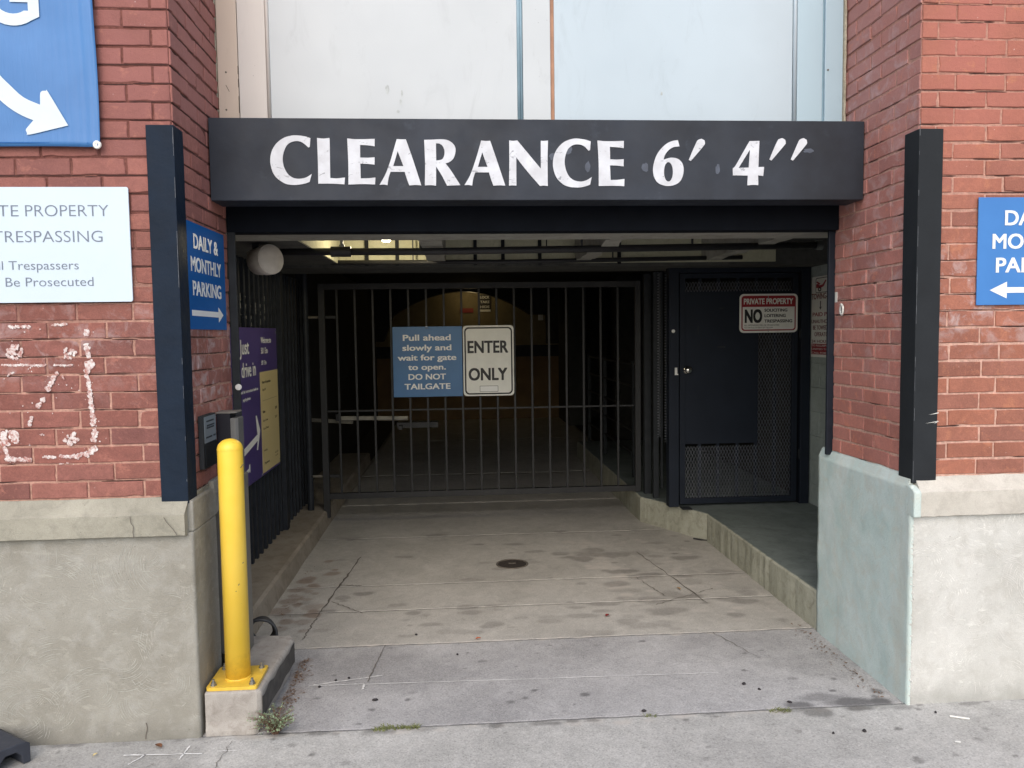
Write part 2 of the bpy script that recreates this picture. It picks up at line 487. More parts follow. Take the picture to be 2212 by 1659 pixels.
mb, cols = MB(), []
ys = [.0, .90, 1.44, 1.92, 3.15, 4.4, 6.0, 9.0, 12.0]
for i in range(len(ys) - 1):
    if i == 0: continue
    st = .0125 if i < 5 else .06
    slab_grid(mb, cols, -.06, 3.2, ys[i] + .0025, ys[i + 1] - .0025, st, -.1, drive_fn)
driveway = struct(stained(mb, cols, "driveway", M_drive))
mb, cols = MB(), []
slab_grid(mb, cols, -.02, 3.12, .004, .896, .0115, -.0985, drive_fn)
apron = struct(stained(mb, cols, "driveway_apron", M_apron))

sp = []
for k in range(260):
    sp.append((rs.uniform(-2.5, 5.5), rs.uniform(-1.6, -.03), rs.uniform(.006, .02), 0, rs.uniform(.3, .75), rs.uniform(1., 1.5)))
for k in range(70):
    sp.append((rs.uniform(-.8, 4.2), -.015 - abs(rs.gauss(0, .012)), rs.uniform(.01, .03), 0, rs.uniform(.2, .6), 2.2))
for k in range(30):
    sp.append((rs.uniform(.2, 3.0), rs.gauss(-.03, .01), rs.uniform(.01, .03), 1, rs.uniform(.3, .7), 2.))
for x_, y_, r_, k_, a_ in ((2.66, -.05, .05, .6, 1.6), (2.86, -.03, .03, .7, 2.8), (-.2, -.12, .25, .25, 1.4), (-.45, -.3, .3, .25, 1.2), (2.2, -.25, .3, .1, 1.5), (3.3, -.2, .25, .15, 1.)):
    sp.append((x_, y_, r_, 0, k_, a_))
walk_fn = stain_fn(sp)
mb, cols = MB(), []
xs = [-2.45, -.95, .60, 2.2, 3.75, 5.3]
mb2 = MB(); c2 = []
slab_grid(mb, cols, -2.45, 5.3, -1.5, -.0045, .0125, -.0955, walk_fn)
slab_grid(mb, cols, -30, 30, -40, -1.503, 1.5, -.0955, lambda x, y: (0, 0, 0))
sidewalk = struct(stained(mb, cols, "sidewalk", M_walk))
bed = MB()
bed.box(-2.6, 5.6, -1.6, 1.0, -.40, -.121); bed.box(-.5, 4.15, 1.0, 12.6, -.40, -.121)
ground = struct(bed.build("ground", M_bed))

mb = MB()
for a, b, w in (((.40, .44), (.72, .515), .010), ((.64, .425), (2.36, .381), .0055), ((.642, .43), (.642, .37), .012), ((.38, .43), (.64, .43), .008)):
    strip(mb, walk(a, b, 26, .0016), w, -.0945)
chalk = mb.build("chalk_line", M_chalk, apron)
mb = MB()
for a, b, w in (((-.247, -.128), (.066, -.144), .009), ((-.005, -.077), (-.012, -.18), .008), ((-.16, -.13), (-.2, -.2), .006), ((.12, -.13), (.2, -.134), .005)):
    strip(mb, walk(a, b, 16, .002), w, -.0925)
mb.build("survey_mark", M_chalk, sidewalk)
mb = MB()
for a, b, w in (((.36, 2.6), (.26, 1.45), .013), ((.26, 1.45), (.235, 1.02), .008), ((.30, 1.62), (.52, 1.40), .008), ((.3, 1.95), (.45, 1.92), .01),
                ((2.45, 2.5), (2.62, 1.35), .010), ((2.3, 1.35), (2.75, 1.62), .006), ((2.3, 1.9), (2.4, 1.5), .006)):
    strip(mb, walk(a, b, 22, .006), w, -.0955, .003)
mb.build("crack", M_crack, driveway)
mb = MB()
strip(mb, walk((.70, .89), (.655, .45), 16, .003), .005, -.0945, .002)
strip(mb, walk((2.5, .88), (2.62, .55), 12, .008), .005, -.0945, .002)
mb.build("crack", M_crack, apron)
mb = MB()
strip(mb, walk((.16, -.05), (.10, -.9), 30, .008), .003, -.0925, .003)
strip(mb, walk((-.1, -.2), (-.5, -.75), 30, .008), .0028, -.0925, .003)
mb.build("crack", M_crack, sidewalk)

# round drain cover set in the driveway
M_iron = plain("rusty cast iron", lin(66, 60, 56), .75, .3, var=.3, sc=60, bump=.4)
dc = tag(MB().lathe([(.001, -.0965), (.098, -.0965), (.104, -.0975), (.104, -.12)], (1.485, 2.30, 0), 40).build("drain_cover", M_iron, smooth=False), "round rusty iron drain cover flush in the middle of the driveway", "drain cover")
MB().tube([(1.485 + .112 * math.cos(2 * math.pi * k / 40), 2.30 + .112 * math.sin(2 * math.pi * k / 40), -.0985) for k in range(40)], .006, 6, True).build("cover_ring", M_crack, dc)
MB().box(1.46, 1.51, 2.30, 2.325, -.097, -.0935).build("pick_hole", M_crack, dc)

# ------------------------------------------------------------------ brick piers
class Bricks:
    def __init__(s): s.mb, s.c = MB(), []
    def brick(s, fr, u0, u1, z0, z1, rg, worn=1.):
        n_l, n_s = max(2, int((u1 - u0) / .03)), 3
        per = [(u0 + (u1 - u0) * i / n_l, z0) for i in range(n_l)] + [(u1, z0 + (z1 - z0) * i / n_s) for i in range(n_s)] + \
              [(u1 - (u1 - u0) * i / n_l, z1) for i in range(n_l)] + [(u0, z1 - (z1 - z0) * i / n_s) for i in range(n_s)]
        cu, cz = (u0 + u1) / 2, (z0 + z1) / 2
        dj = rg.gauss(0, .0013) * worn; tu, tz = rg.gauss(0, .006), rg.gauss(0, .012)
        rings = [[], [], []]
        sd = rg.uniform(0, 50)
        for (u, z) in per:
            ns = mnoise.noise(Vector((u * 30, z * 30, sd))) * .0016 * worn
            chip = max(0, mnoise.noise(Vector((u * 16, z * 16, sd + 9))) - .30) * .016 * worn
            for k, (ins, dep) in enumerate(((0.0004, -.013), (.0008, -.002), (.0034, 0))):
                du = (1 if cu > u else -1) * min(abs(cu - u), ins - ns + (chip if k else 0))
                dz = (1 if cz > z else -1) * min(abs(cz - z), ins + ns + (chip if k else 0))
                d = dep + dj + ((u - cu) * tu + (z - cz) * tz if k else 0)
                rings[k].append(fr(u + du, z + dz, d))
        n = len(per)
        fs = [(k * n + i, k * n + (i + 1) % n, (k + 1) * n + (i + 1) % n, (k + 1) * n + i) for k in range(2) for i in range(n)] + [tuple(2 * n + i for i in range(n))]
        s.mb.add(rings[0] + rings[1] + rings[2], fs)
        t = (rg.random(), rg.random() ** 2, rg.random(), 1.)
        s.c += [t] * (3 * n)
    def face(s, fr, u0, u1, z0, z1, first, seed, skip=None, worn=1.):
        """running bond; «first»: lengths of the brick at u0 on even and odd courses"""
        rg = random.Random(seed); k = 0; z = z0
        while z + COURSE * .5 < z1:
            u = u0; L = first[k % 2] * rg.uniform(.94, 1.06)
            hh = COURSE - .0078 + rg.gauss(0, .0009)
            while u < u1 - .012:
                e = min(u + L, u1)
                if u1 - e < .04: e = u1
                if not (skip and skip((u + e) / 2, z)):
                    jz = rg.gauss(0, .0009)
                    s.brick(fr, u + .0037, e - .0037 if e < u1 else e - .001, z + .0039 + jz, z + .0039 + hh + jz, rg, worn)
                u = e; L = .2215 * rg.uniform(.955, 1.045)
            z += COURSE; k += 1
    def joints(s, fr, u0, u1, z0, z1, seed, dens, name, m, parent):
        """dark strips in the joints: fallen pointing, with shade under the bricks painted in"""
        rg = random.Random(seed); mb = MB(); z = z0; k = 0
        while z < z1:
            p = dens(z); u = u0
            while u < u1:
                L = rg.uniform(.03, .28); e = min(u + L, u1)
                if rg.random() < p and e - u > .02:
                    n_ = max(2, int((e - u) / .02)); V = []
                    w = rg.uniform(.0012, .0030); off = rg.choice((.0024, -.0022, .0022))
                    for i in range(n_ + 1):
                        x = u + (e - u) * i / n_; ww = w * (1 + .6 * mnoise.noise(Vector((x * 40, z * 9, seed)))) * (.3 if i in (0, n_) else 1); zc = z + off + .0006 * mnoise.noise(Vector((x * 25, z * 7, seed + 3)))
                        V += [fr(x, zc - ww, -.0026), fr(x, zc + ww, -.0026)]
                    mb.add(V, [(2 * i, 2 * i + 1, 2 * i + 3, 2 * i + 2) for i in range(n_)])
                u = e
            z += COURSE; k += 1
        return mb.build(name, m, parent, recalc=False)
    def build(s, name, m, parent):
        o = s.mb.build(name, m, parent)
        a = o.data.color_attributes.new("tone", 'FLOAT_COLOR', 'POINT')
        a.data.foreach_set("color", [q for c in s.c for q in c])
        return o

BZ = .925
palL = (lin(134, 86, 77), lin(154, 103, 92), lin(122, 83, 79), lin(116, 77, 70), lin(174, 118, 103))
palR = (lin(154, 100, 82), lin(172, 113, 92), lin(142, 98, 87), lin(138, 93, 80), lin(184, 124, 96))
M_brickL = brick_mat("painted red brick", palL, (1.5, 1.62, .28), (1.9, 2.7, lin(150, 100, 95)))
palLr = tuple(tuple(x * 1.28 for x in c) for c in palL)  # front palette scaled brighter, adding the light the jamb lacks
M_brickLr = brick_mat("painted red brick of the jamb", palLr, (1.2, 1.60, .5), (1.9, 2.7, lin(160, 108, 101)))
M_brickR = brick_mat("warm red brick", palR, (1.62, 1.8, .5), (1.7, 2.9, lin(174, 110, 98)))
M_brickRr = brick_mat("red brick of the right jamb", (lin(170, 112, 100), lin(186, 124, 111), lin(166, 116, 109), lin(156, 108, 100), lin(198, 128, 104)), (1.5, 2.9, .28), (1.75, 2.6, lin(170, 124, 118)))  # brightened palette makes up for the dim side light
M_mortL = mortar_mat("old mortar", lin(182, 142, 127), lin(118, 77, 70), 1.45, 2.15)
M_mortR = mortar_mat("mortar", lin(202, 164, 148), lin(160, 110, 96), 1.7, 3.3)
M_plL = concrete_mat("trowelled render", lin(138, 135, 125), lin(158, 156, 147), lin(172, 171, 165), swirl=True, pits=.35)
M_plR = concrete_mat("pale trowelled render", lin(184, 184, 178), lin(204, 204, 199), lin(170, 168, 160), swirl=True, pits=.3)
M_ledge = concrete_mat("cast ledge", lin(144, 141, 128), lin(168, 165, 151), lin(122, 120, 110), pits=.6, scale=1.3)
M_ledgeR = concrete_mat("pale cast ledge", lin(184, 180, 170), lin(203, 199, 189), lin(162, 157, 148), pits=.5, scale=1.3)
M_teal = concrete_mat("pale blue green paint on concrete", lin(184, 203, 199), lin(208, 220, 217), lin(196, 196, 184), pits=.4, streak=.6, scale=1.2)
M_teal2 = concrete_mat("thin blue green paint", lin(132, 152, 142), lin(152, 170, 160), lin(112, 128, 118), pits=.3, streak=.4, scale=1.2)

M_gap_shade = plain("joint gap and brick shade", lin(66, 40, 36), .95, var=.3, sc=40)  # fallen pointing, and painted shade under the brick edges
def wavy(fr, sd): return lambda u, z, d: fr(u, z + .0034 * mnoise.noise(Vector((u * 1.5, z * 1.1, sd))) + .0012 * mnoise.noise(Vector((u * 6, z * 5, sd + 5))), d)
# left pier
pL = thing("brick_pier", "left brick pier with painted red brick, a white stencil and a beige concrete base", "brick pier", (-.85, .34, -.095))
b = Bricks()
F_ = wavy(lambda u, z, d: (-u, -d, z), 1)
b.face(F_, .0015, 1.74, BZ, 3.35, (.175, .07), 3)
b.joints(F_, .0, 1.1, BZ, 3.3, 41, lambda z: .30 if z < 1.5 else .75, "joint_gaps_and_shade", M_gap_shade, pL)
b.build("brickwork", M_brickL, pL)
b = Bricks()
F_ = wavy(lambda u, z, d: (d, u, z), 2)
b.face(F_, .001, .69, BZ, 3.35, (.10, .2), 4, worn=1.4)
b.joints(F_, .0, .68, BZ, 3.3, 42, lambda z: .5 if z < 1.9 else .7, "joint_gaps_and_shade", M_gap_shade, pL)
b.build("jamb_brickwork", M_brickLr, pL)
mb = MB().box(-1.75, -.0045, .0045, .69, .90, 3.6)
mb.build("mortar", M_mortL, pL)
mb = MB(); nn = 40
mb.prism([(-1.75, -.012), (.012, -.012), (.02, -.004), (.02, .30), (-.045, .31), (-.045, .72), (-1.75, .72)], 'z', -.13, .775)
mb.build("concrete_base", M_plL, pL, .006)
mb = MB()
prof = [(-.03, .765), (-.044, .772), (-.045, .858), (-.034, .868), (.002, .922), (.3, .922), (.3, .765)]
vs_, fs = [], []
nx = 60
for i in range(nx + 1):
    x = -1.75 + (1.755) * i / nx
    for k, (y, z) in enumerate(prof):
        j = .002 * mnoise.noise(Vector((x * 9, k * 3.1, 2))) + .0012 * mnoise.noise(Vector((x * 33, k * 3.1, 7)))
        e = -.006 if i == nx and k < 4 else 0
        vs_.append((x + e, y + (j if k < 4 else 0), z + (j if 0 < k < 5 else j * .6)))
n = len(prof)
fs = [(i * n + k, (i + 1) * n + k, (i + 1) * n + (k + 1) % n, i * n + (k + 1) % n) for i in range(nx) for k in range(n)] + [tuple(range(n)), tuple(nx * n + k for k in range(n - 1, -1, -1))]
mb.add(vs_, fs).build("ledge", M_ledge, pL)
mb = MB()
strip2 = lambda pts, w, y: [mb.add([(p[0] - w / 2, y, p[1]), (p[0] + w / 2, y, p[1]), (q[0] + w / 2, y, q[1]), (q[0] - w / 2, y, q[1])], [(0, 1, 2, 3)]) for p, q in zip(pts, pts[1:])]
strip2([(-.212, .856), (-.209, .83), (-.2, .815), (-.203, .79), (-.2, .768)], .003, -.0505)
strip2([(-.08, .85), (-.07, .83), (-.045, .80), (-.03, .775)], .003, -.0505)
strip2([(-.20, -.02), (-.196, -.04), (-.198, -.055), (-.203, -.07), (-.205, -.09)], .004, -.0135)
mb.build("crack", M_crack, pL)
mb = MB().box(-.008, .022, .27, .46, .87, .935)
mb.prism([(-.045, .72), (.02, .30), (.02, .0), (-.01, .0), (-.045, .3)], 'z', .775, .905)
mb.build("ledge_return", M_plL, pL, .008)

# white stencil, worn and patchy
t = NT("worn white stencil paint")
k_ = t.math('ADD', t.math('MULTIPLY', t.ramp(t.noise(75, 6, .75), .42, .56), .75), t.math('MULTIPLY', t.ramp(t.noise(22, 4), .4, .6), .25))
M_flake = t.out(t.mix(k_, lin(168, 112, 102), lin(222, 218, 215)), .85, 0, t.bump(t.noise(120, 4), .3, .004), .2)
mb = MB(); rg = random.Random(5)
def flake(x, z, r, n=11):
    ph = rg.uniform(0, 9); d = -.0024 - rg.random() * .0009
    mb.add([(x + r * (.75 + .6 * mnoise.noise(Vector((math.cos(6.283 * k / n) * 1.3 + ph, math.sin(6.283 * k / n) * 1.3, ph)))) * math.cos(6.283 * k / n), d, z + r * (.75 + .6 * mnoise.noise(Vector((math.cos(6.283 * k / n) * 1.3 + ph, math.sin(6.283 * k / n) * 1.3, ph + 4)))) * math.sin(6.283 * k / n)) for k in range(n)], [tuple(range(n))])
def on_joint(z):
    t = ((z - BZ) / COURSE) % 1
    return t < .11 or t > .95
def stroke(a, b, w, fill, frag=.35):
    """a run of overlapping ragged patches with gaps, and crumbs beside it"""
    L = math.hypot(b[0] - a[0], b[1] - a[1]); N = max(2, int(L / (w * .30)))
    for k in range(N):
        t = (k + rg.random()) / N; x = a[0] + (b[0] - a[0]) * t; z = a[1] + (b[1] - a[1]) * t
        if mnoise.noise(Vector((x * 26, z * 26, 1))) > fill + .18: continue
        if on_joint(z) and rg.random() < .6: continue
        flake(x + rg.gauss(0, w * .12), z + rg.gauss(0, w * .10), w * rg.uniform(.36, .72))
        if rg.random() < frag: flake(x + rg.gauss(0, w * .6), z + rg.gauss(0, w * .6), w * rg.uniform(.06, .18), 7)
for a, b_, w, f in (((-.366, 1.61), (-.369, 1.59), .022, .6), ((-.369, 1.55), (-.368, 1.49), .026, .5), ((-.368, 1.48), (-.369, 1.43), .040, .6), ((-.369, 1.43), (-.362, 1.30), .017, .25), ((-.362, 1.30), (-.352, 1.17), .024, .35), ((-.352, 1.17), (-.37, 1.115), .028, .5),
                    ((-.37, 1.115), (-.44, 1.1), .022, .4), ((-.44, 1.1), (-.56, 1.1), .014, .3), ((-.61, 1.09), (-.70, 1.095), .019, .35), ((-.70, 1.095), (-.712, 1.2), .022, .4),
                    ((-.7, 1.626), (-.56, 1.626), .013, .05), ((-.52, 1.63), (-.44, 1.632), .011, .15), ((-.7, 1.474), (-.52, 1.470), .010, .2), ((-.5, 1.47), (-.43, 1.468), .008, .1),
                    ((-.486, 1.44), (-.535, 1.37), .018, .5), ((-.55, 1.335), (-.57, 1.30), .02, .5), ((-.598, 1.265), (-.608, 1.225), .017, .4), ((-.47, 1.43), (-.455, 1.39), .007, .2), ((-.68, 1.435), (-.655, 1.445), .008, .3), ((-.5, 1.07), (-.43, 1.075), .008, .05)):
    stroke(a, b_, w, f)
for x, z, r, N in ((-.652, 1.526, .030, 30), (-.438, 1.514, .025, 22), (-.684, 1.183, .030, 28), (-.446, 1.172, .025, 22), (-.594, 1.451, .010, 5), (-.56, 1.19, .012, 5)):
    for k in range(N):
        a = rg.uniform(0, 6.283); q = r * rg.random() ** .7
        flake(x + q * math.cos(a) * 1.1, z + q * math.sin(a), r * rg.uniform(.18, .46))
for k in range(36): flake(rg.uniform(-.72, -.34), rg.uniform(1.05, 1.64), .0034 * rg.uniform(.4, 1.3), 7)
mb.build("stencil_paint", M_flake, pL)

# right pier
pR = thing("brick_pier", "right brick pier of warmer red brick on a pale base with one blue green side", "brick pier", (XR + .9, .4, -.095))
b = Bricks()
F_ = wavy(lambda u, z, d: (XR + u, -d, z), 3)
b.face(F_, .0015, 1.74, BZ, 3.35, (.075, .15), 13)
b.joints(F_, .0, 1.1, BZ, 3.3, 43, lambda z: .9 if 1.55 < z < 1.85 else (.12 if z < 1.55 else .42), "joint_gaps_and_shade", M_gap_shade, pR)
b.build("brickwork", M_brickR, pR)
b = Bricks()
F_ = wavy(lambda u, z, d: (XR - d, u, z), 4)
b.face(F_, .001, .735, BZ, 3.35, (.2, .10), 14)
b.joints(F_, .0, .73, BZ, 3.3, 44, lambda z: .6 if 1.6 < z < 1.85 else .14, "joint_gaps_and_shade", M_gap_shade, pR)
b.build("jamb_brickwork", M_brickRr, pR)
MB().box(XR + .0045, XR + 1.8, .0045, .735, .90, 3.6).build("mortar", M_mortR, pR)
MB().prism([(XR - .004, -.02), (XR + 1.8, -.02), (XR + 1.8, .85), (XR - .012, .85), (XR - .012, -.012)], 'z', -.13, .76).build("concrete_base", M_plR, pR, .005)
mb = MB(); vs_ = []
prof = [(-.03, .75), (-.046, .757), (-.047, .862), (-.036, .872), (.002, .922), (.3, .922), (.3, .75)]
for i in range(nx + 1):
    x = XR + .012 + 1.75 * i / nx
    for k, (y, z) in enumerate(prof):
        j = .003 * mnoise.noise(Vector((x * 9, k * 3.1, 12))) + .002 * mnoise.noise(Vector((x * 33, k * 3.1, 17)))
        vs_.append((x, y + (j if k < 4 else 0), z + (j if 0 < k < 5 else j * .6)))
mb.add(vs_, fs[:nx * n] + [tuple(range(n)), tuple(nx * n + k for k in range(n - 1, -1, -1))]).build("ledge", M_ledgeR, pR)
# painted coat on the opening side and round the end of the ledge
mb = MB(); vs_, fq = [], []
ny, nz = 46, 44
for j in range(nz + 1):
    for i in range(ny + 1):
        y = -.024 + .876 * i / ny; zt = .888
        z = -.12 + (zt + .12) * j / nz
        w = .0035 * mnoise.noise(Vector((y * 7, z * 7, 4))) + .0015 * mnoise.noise(Vector((y * 30, z * 30, 4)))
        rag = .004 * mnoise.noise(Vector((1, z * 40, 2))) if i == 0 else 0
        vs_.append((XR - .019 + w, y + rag, z))
fq = [(j * (ny + 1) + i, j * (ny + 1) + i + 1, (j + 1) * (ny + 1) + i + 1, (j + 1) * (ny + 1) + i) for j in range(nz) for i in range(ny)]
m0 = len(vs_)
vs_ += [(XR - .005, v[1] if 0 < k % (ny + 1) < ny else v[1], v[2]) for k, v in enumerate(vs_)]
rim = [i for i in range(ny + 1)] + [j * (ny + 1) + ny for j in range(1, nz + 1)] + [nz * (ny + 1) + i for i in range(ny - 1, -1, -1)] + [j * (ny + 1) for j in range(nz - 1, 0, -1)]
fq += [(rim[k], rim[(k + 1) % len(rim)], rim[(k + 1) % len(rim)] + m0, rim[k] + m0) for k in range(len(rim))]
o = mb.add(vs_, fq).build("painted_side", M_teal, pR, smooth=True)
MB().prism([(-.05, .752), (-.052, .862), (-.040, .872), (-.004, .888), (.02, .888), (.02, .752)], 'x', XR - .0205, XR + .0135).build("painted_ledge_end", M_teal, pR, .006)
mb = MB(); vs_ = []; n_ = 40
for i in range(n_ + 1):
    y = .004 + .846 * i / n_
    j = .006 * mnoise.noise(Vector((y * 9, 1, 6)))
    vs_ += [(XR - .0165, y, .86), (XR - .0165, y, .889 + j * .3), (XR - .003, y, .918 + j), (XR + .006, y, .930 + j), (XR + .006, y, .86)]
mb.add(vs_, [(i * 5 + k, i * 5 + (k + 1) % 5, i * 5 + 5 + (k + 1) % 5, i * 5 + 5 + k) for i in range(n_) for k in range(5)] + [(0, 1, 2, 3, 4), tuple(n_ * 5 + k for k in (4, 3, 2, 1, 0))])
mb.build("painted_wash", M_teal, pR, smooth=False)
mb = MB()
for k in range(90):
    z = random.uniform(-.08, .74); r_ = random.uniform(.002, .006)
    mb.lathe([(.0005, r_ * .7), (r_ * .8, r_ * .3), (r_, -r_ * .4)], (XR - .006 + random.gauss(0, .004), -.0225, z), 6)
mb.build("render_edge", M_plR, pR)

# fans of pale trowel strokes left in the render
def trowel(x0, x1, z0, z1, y, nf, seed, m, par):
    mb = MB(); rg = random.Random(seed)
    for f in range(nf):
        cx, cz = rg.uniform(x0, x1), rg.uniform(z0, z1); a0 = rg.uniform(0, 6.283); span = rg.uniform(.5, 1.3); r0 = rg.uniform(.04, .12)
        for k in range(rg.randint(5, 13)):
            r_ = r0 + .0095 * k + rg.gauss(0, .0015)
            for q in range(rg.randint(1, 3)):
                s_ = a0 + rg.uniform(0, span); L = rg.uniform(.02, .075) / r_; n_ = 6; V = []; w = rg.uniform(.0005, .0016); ok = True; yy = y - rg.random() * .0009
                for i in range(n_ + 1):
                    a = s_ + L * i / n_; e = w * (0.15 + math.sin(math.pi * i / n_)) * (1 + .5 * mnoise.noise(Vector((a * 20, r_ * 90, f))))
                    for sgn in (-1, 1):
                        px, pz = cx + (r_ + sgn * e) * math.cos(a), cz + (r_ + sgn * e) * math.sin(a)
                        if not (x0 < px < x1 and z0 < pz < z1): ok = False
                        V.append((px, yy, pz))
                if ok: mb.add(V, [(2 * i, 2 * i + 1, 2 * i + 3, 2 * i + 2) for i in range(n_)])
    mb.build("trowel_strokes", m, par, recalc=False)
trowel(-.95, -.005, -.07, .745, -.0126, 46, 3, plain("pale trowel stroke", lin(166, 165, 156), .9, var=.1, sc=30), pL)
trowel(XR + .01, XR + .95, -.07, .74, -.0206, 24, 5, plain("paler trowel stroke", lin(206, 205, 200), .9, var=.1, sc=30), pR)

# ------------------------------------------------------------------ steel
M_steel = plain("blue black gloss paint", lin(32, 37, 46), .5, 0, var=.18, sc=8, bump=.12, bsc=45, dirt=.25, spec=.2)
M_guardL = plain("brushed blue black paint", lin(27, 38, 52), .55, 0, var=.2, sc=6, bump=.6, bsc=26, spec=.12)
M_guardLs = plain("dark side paint", lin(28, 30, 34), .55, 0, var=.1, spec=.1)
M_guardR = plain("charcoal paint", lin(42, 45, 48), .6, 0, var=.15, sc=5, bump=.15, bsc=60, spec=.12)
M_black = plain("flat black paint", lin(28, 31, 35), .6, 0, var=.2, sc=9, bump=.1, spec=.15)
M_black2 = plain("dusty dark grey paint", lin(46, 49, 52), .6, 0, var=.2, sc=14, bump=.1, spec=.15)
M_galv = plain("zinc plated steel", lin(150, 152, 152), .38, .85, var=.15, sc=50)
M_white = plain("off white enamel", lin(222, 222, 216), .45, 0, var=.06)

def guard(x, sgn, label, m):
    """angle iron round a pier corner"""
    poly = [(x, -.009), (x - sgn * .1016, -.009), (x - sgn * .1016, -.001), (x - sgn * -.0005, -.001)]
    g = MB()
    xo = x + sgn * .006
    P = [(xo, -.009), (xo, .1), (xo - sgn * .0055, .1), (xo - sgn * .0055, -.0015), (xo - sgn * .108, -.0015), (xo - sgn * .108, -.009)]
    nz = 40; vs_, fs = [], []
    for j in range(nz + 1):
        z = .895 + 1.523 * j / nz
        for (px, py) in P: vs_.append((px + .0012 * mnoise.noise(Vector((z * 5, px * 9, 1))), py + .0012 * mnoise.noise(Vector((z * 5, py * 9, 8))), z))
    n = len(P)
    fs = [(j * n + k, j * n + (k + 1) % n, (j + 1) * n + (k + 1) % n, (j + 1) * n + k) for j in range(nz) for k in range(n)] + [tuple(range(n)), tuple(nz * n + k for k in range(n - 1, -1, -1))]
    g.add(vs_, fs)
    return tag(g.build("corner_guard", m, bevel=.002), label, "corner guard", "steel angle guards on the pier corners")
gL = guard(0, 1, "blue black steel corner guard on the left brick pier", M_guardL)
gR = guard(XR, -1, "charcoal steel corner guard with white scrapes on the right brick pier", M_guardR)
mb = MB()
for z0, u0, u1, w in ((1.195, .06, .105, .005), (1.158, .045, .105, .004), (1.155, .08, .1, .009)):
    mb.add([(XR + u0, -.0118, z0), (XR + u1, -.0118, z0 + .006), (XR + u1, -.0118, z0 + .006 + w), (XR + u0 + .01, -.0118, z0 + w * .4)], [(0, 1, 2, 3)])
mb.build("scrape", M_white, gR)

M_edge = plain("rubbed steel edge", lin(104, 108, 112), .5, .2, var=.3, sc=60)
for gx, sg_, gg in ((.006, 1, gL), (XR - .006, -1, gR)):
    mb = MB(); z = .90; rg = random.Random(int(gx * 10) + 2)
    while z < 2.41:
        L = rg.uniform(.006, .09)
        if rg.random() < .5:
            w = rg.uniform(.0008, .0022); n_ = 6; V = []
            for i in range(n_ + 1):
                q = w * (.5 + .8 * abs(mnoise.noise(Vector((z * 40 + i, gx, 1)))))
                V += [(gx - sg_ * .0015, -.0104, z + L * i / n_), (gx - sg_ * (.0018 + q), -.0104, z + L * i / n_)]
            mb.add(V, [(2 * i, 2 * i + 1, 2 * i + 3, 2 * i + 2) for i in range(n_)])
        z += L
    mb.build("rubbed_edge", M_edge, gg, recalc=False)

# clearance beam with raised letters
BY = .447
beam = thing("clearance_beam", "long dark beam across the entrance with white raised letters CLEARANCE 6' 4''", "height sign", (XR / 2, .53, 2.197))
t = NT("slate grey painted steel")
c = t.mix(t.ramp(t.noise(2.2, 5, .6), .3, .7), lin(38, 41, 47), lin(53, 59, 69))
c = t.mix(t.math('MULTIPLY', t.ramp(t.noise(5, 6, .7, .3), .60, .76), .25), c, lin(92, 100, 112))
M_beam = t.out(c, t.ramp(t.noise(8, 4), .3, .7, .45, .65), 0, t.bump(t.noise(60, 4), .12, .004), .25)
MB().box(.004, XR - .004, BY, .62, 2.197, 2.57).build("beam", M_beam, beam, .003)
t = NT("chipped white letter paint")
c = t.mix(t.ramp(t.noise(14, 5), .3, .7), lin(192, 194, 199), lin(214, 218, 224))
ch = t.math('MULTIPLY', t.ramp(t.noise(22, 6, .75, .5, stretch=(1, 1, 1.6)), .60, .65), .65)
M_letter = t.out(t.mix(ch, c, lin(92, 96, 106)), .6, 0, t.bump(t.noise(60, 4), .15, .003))
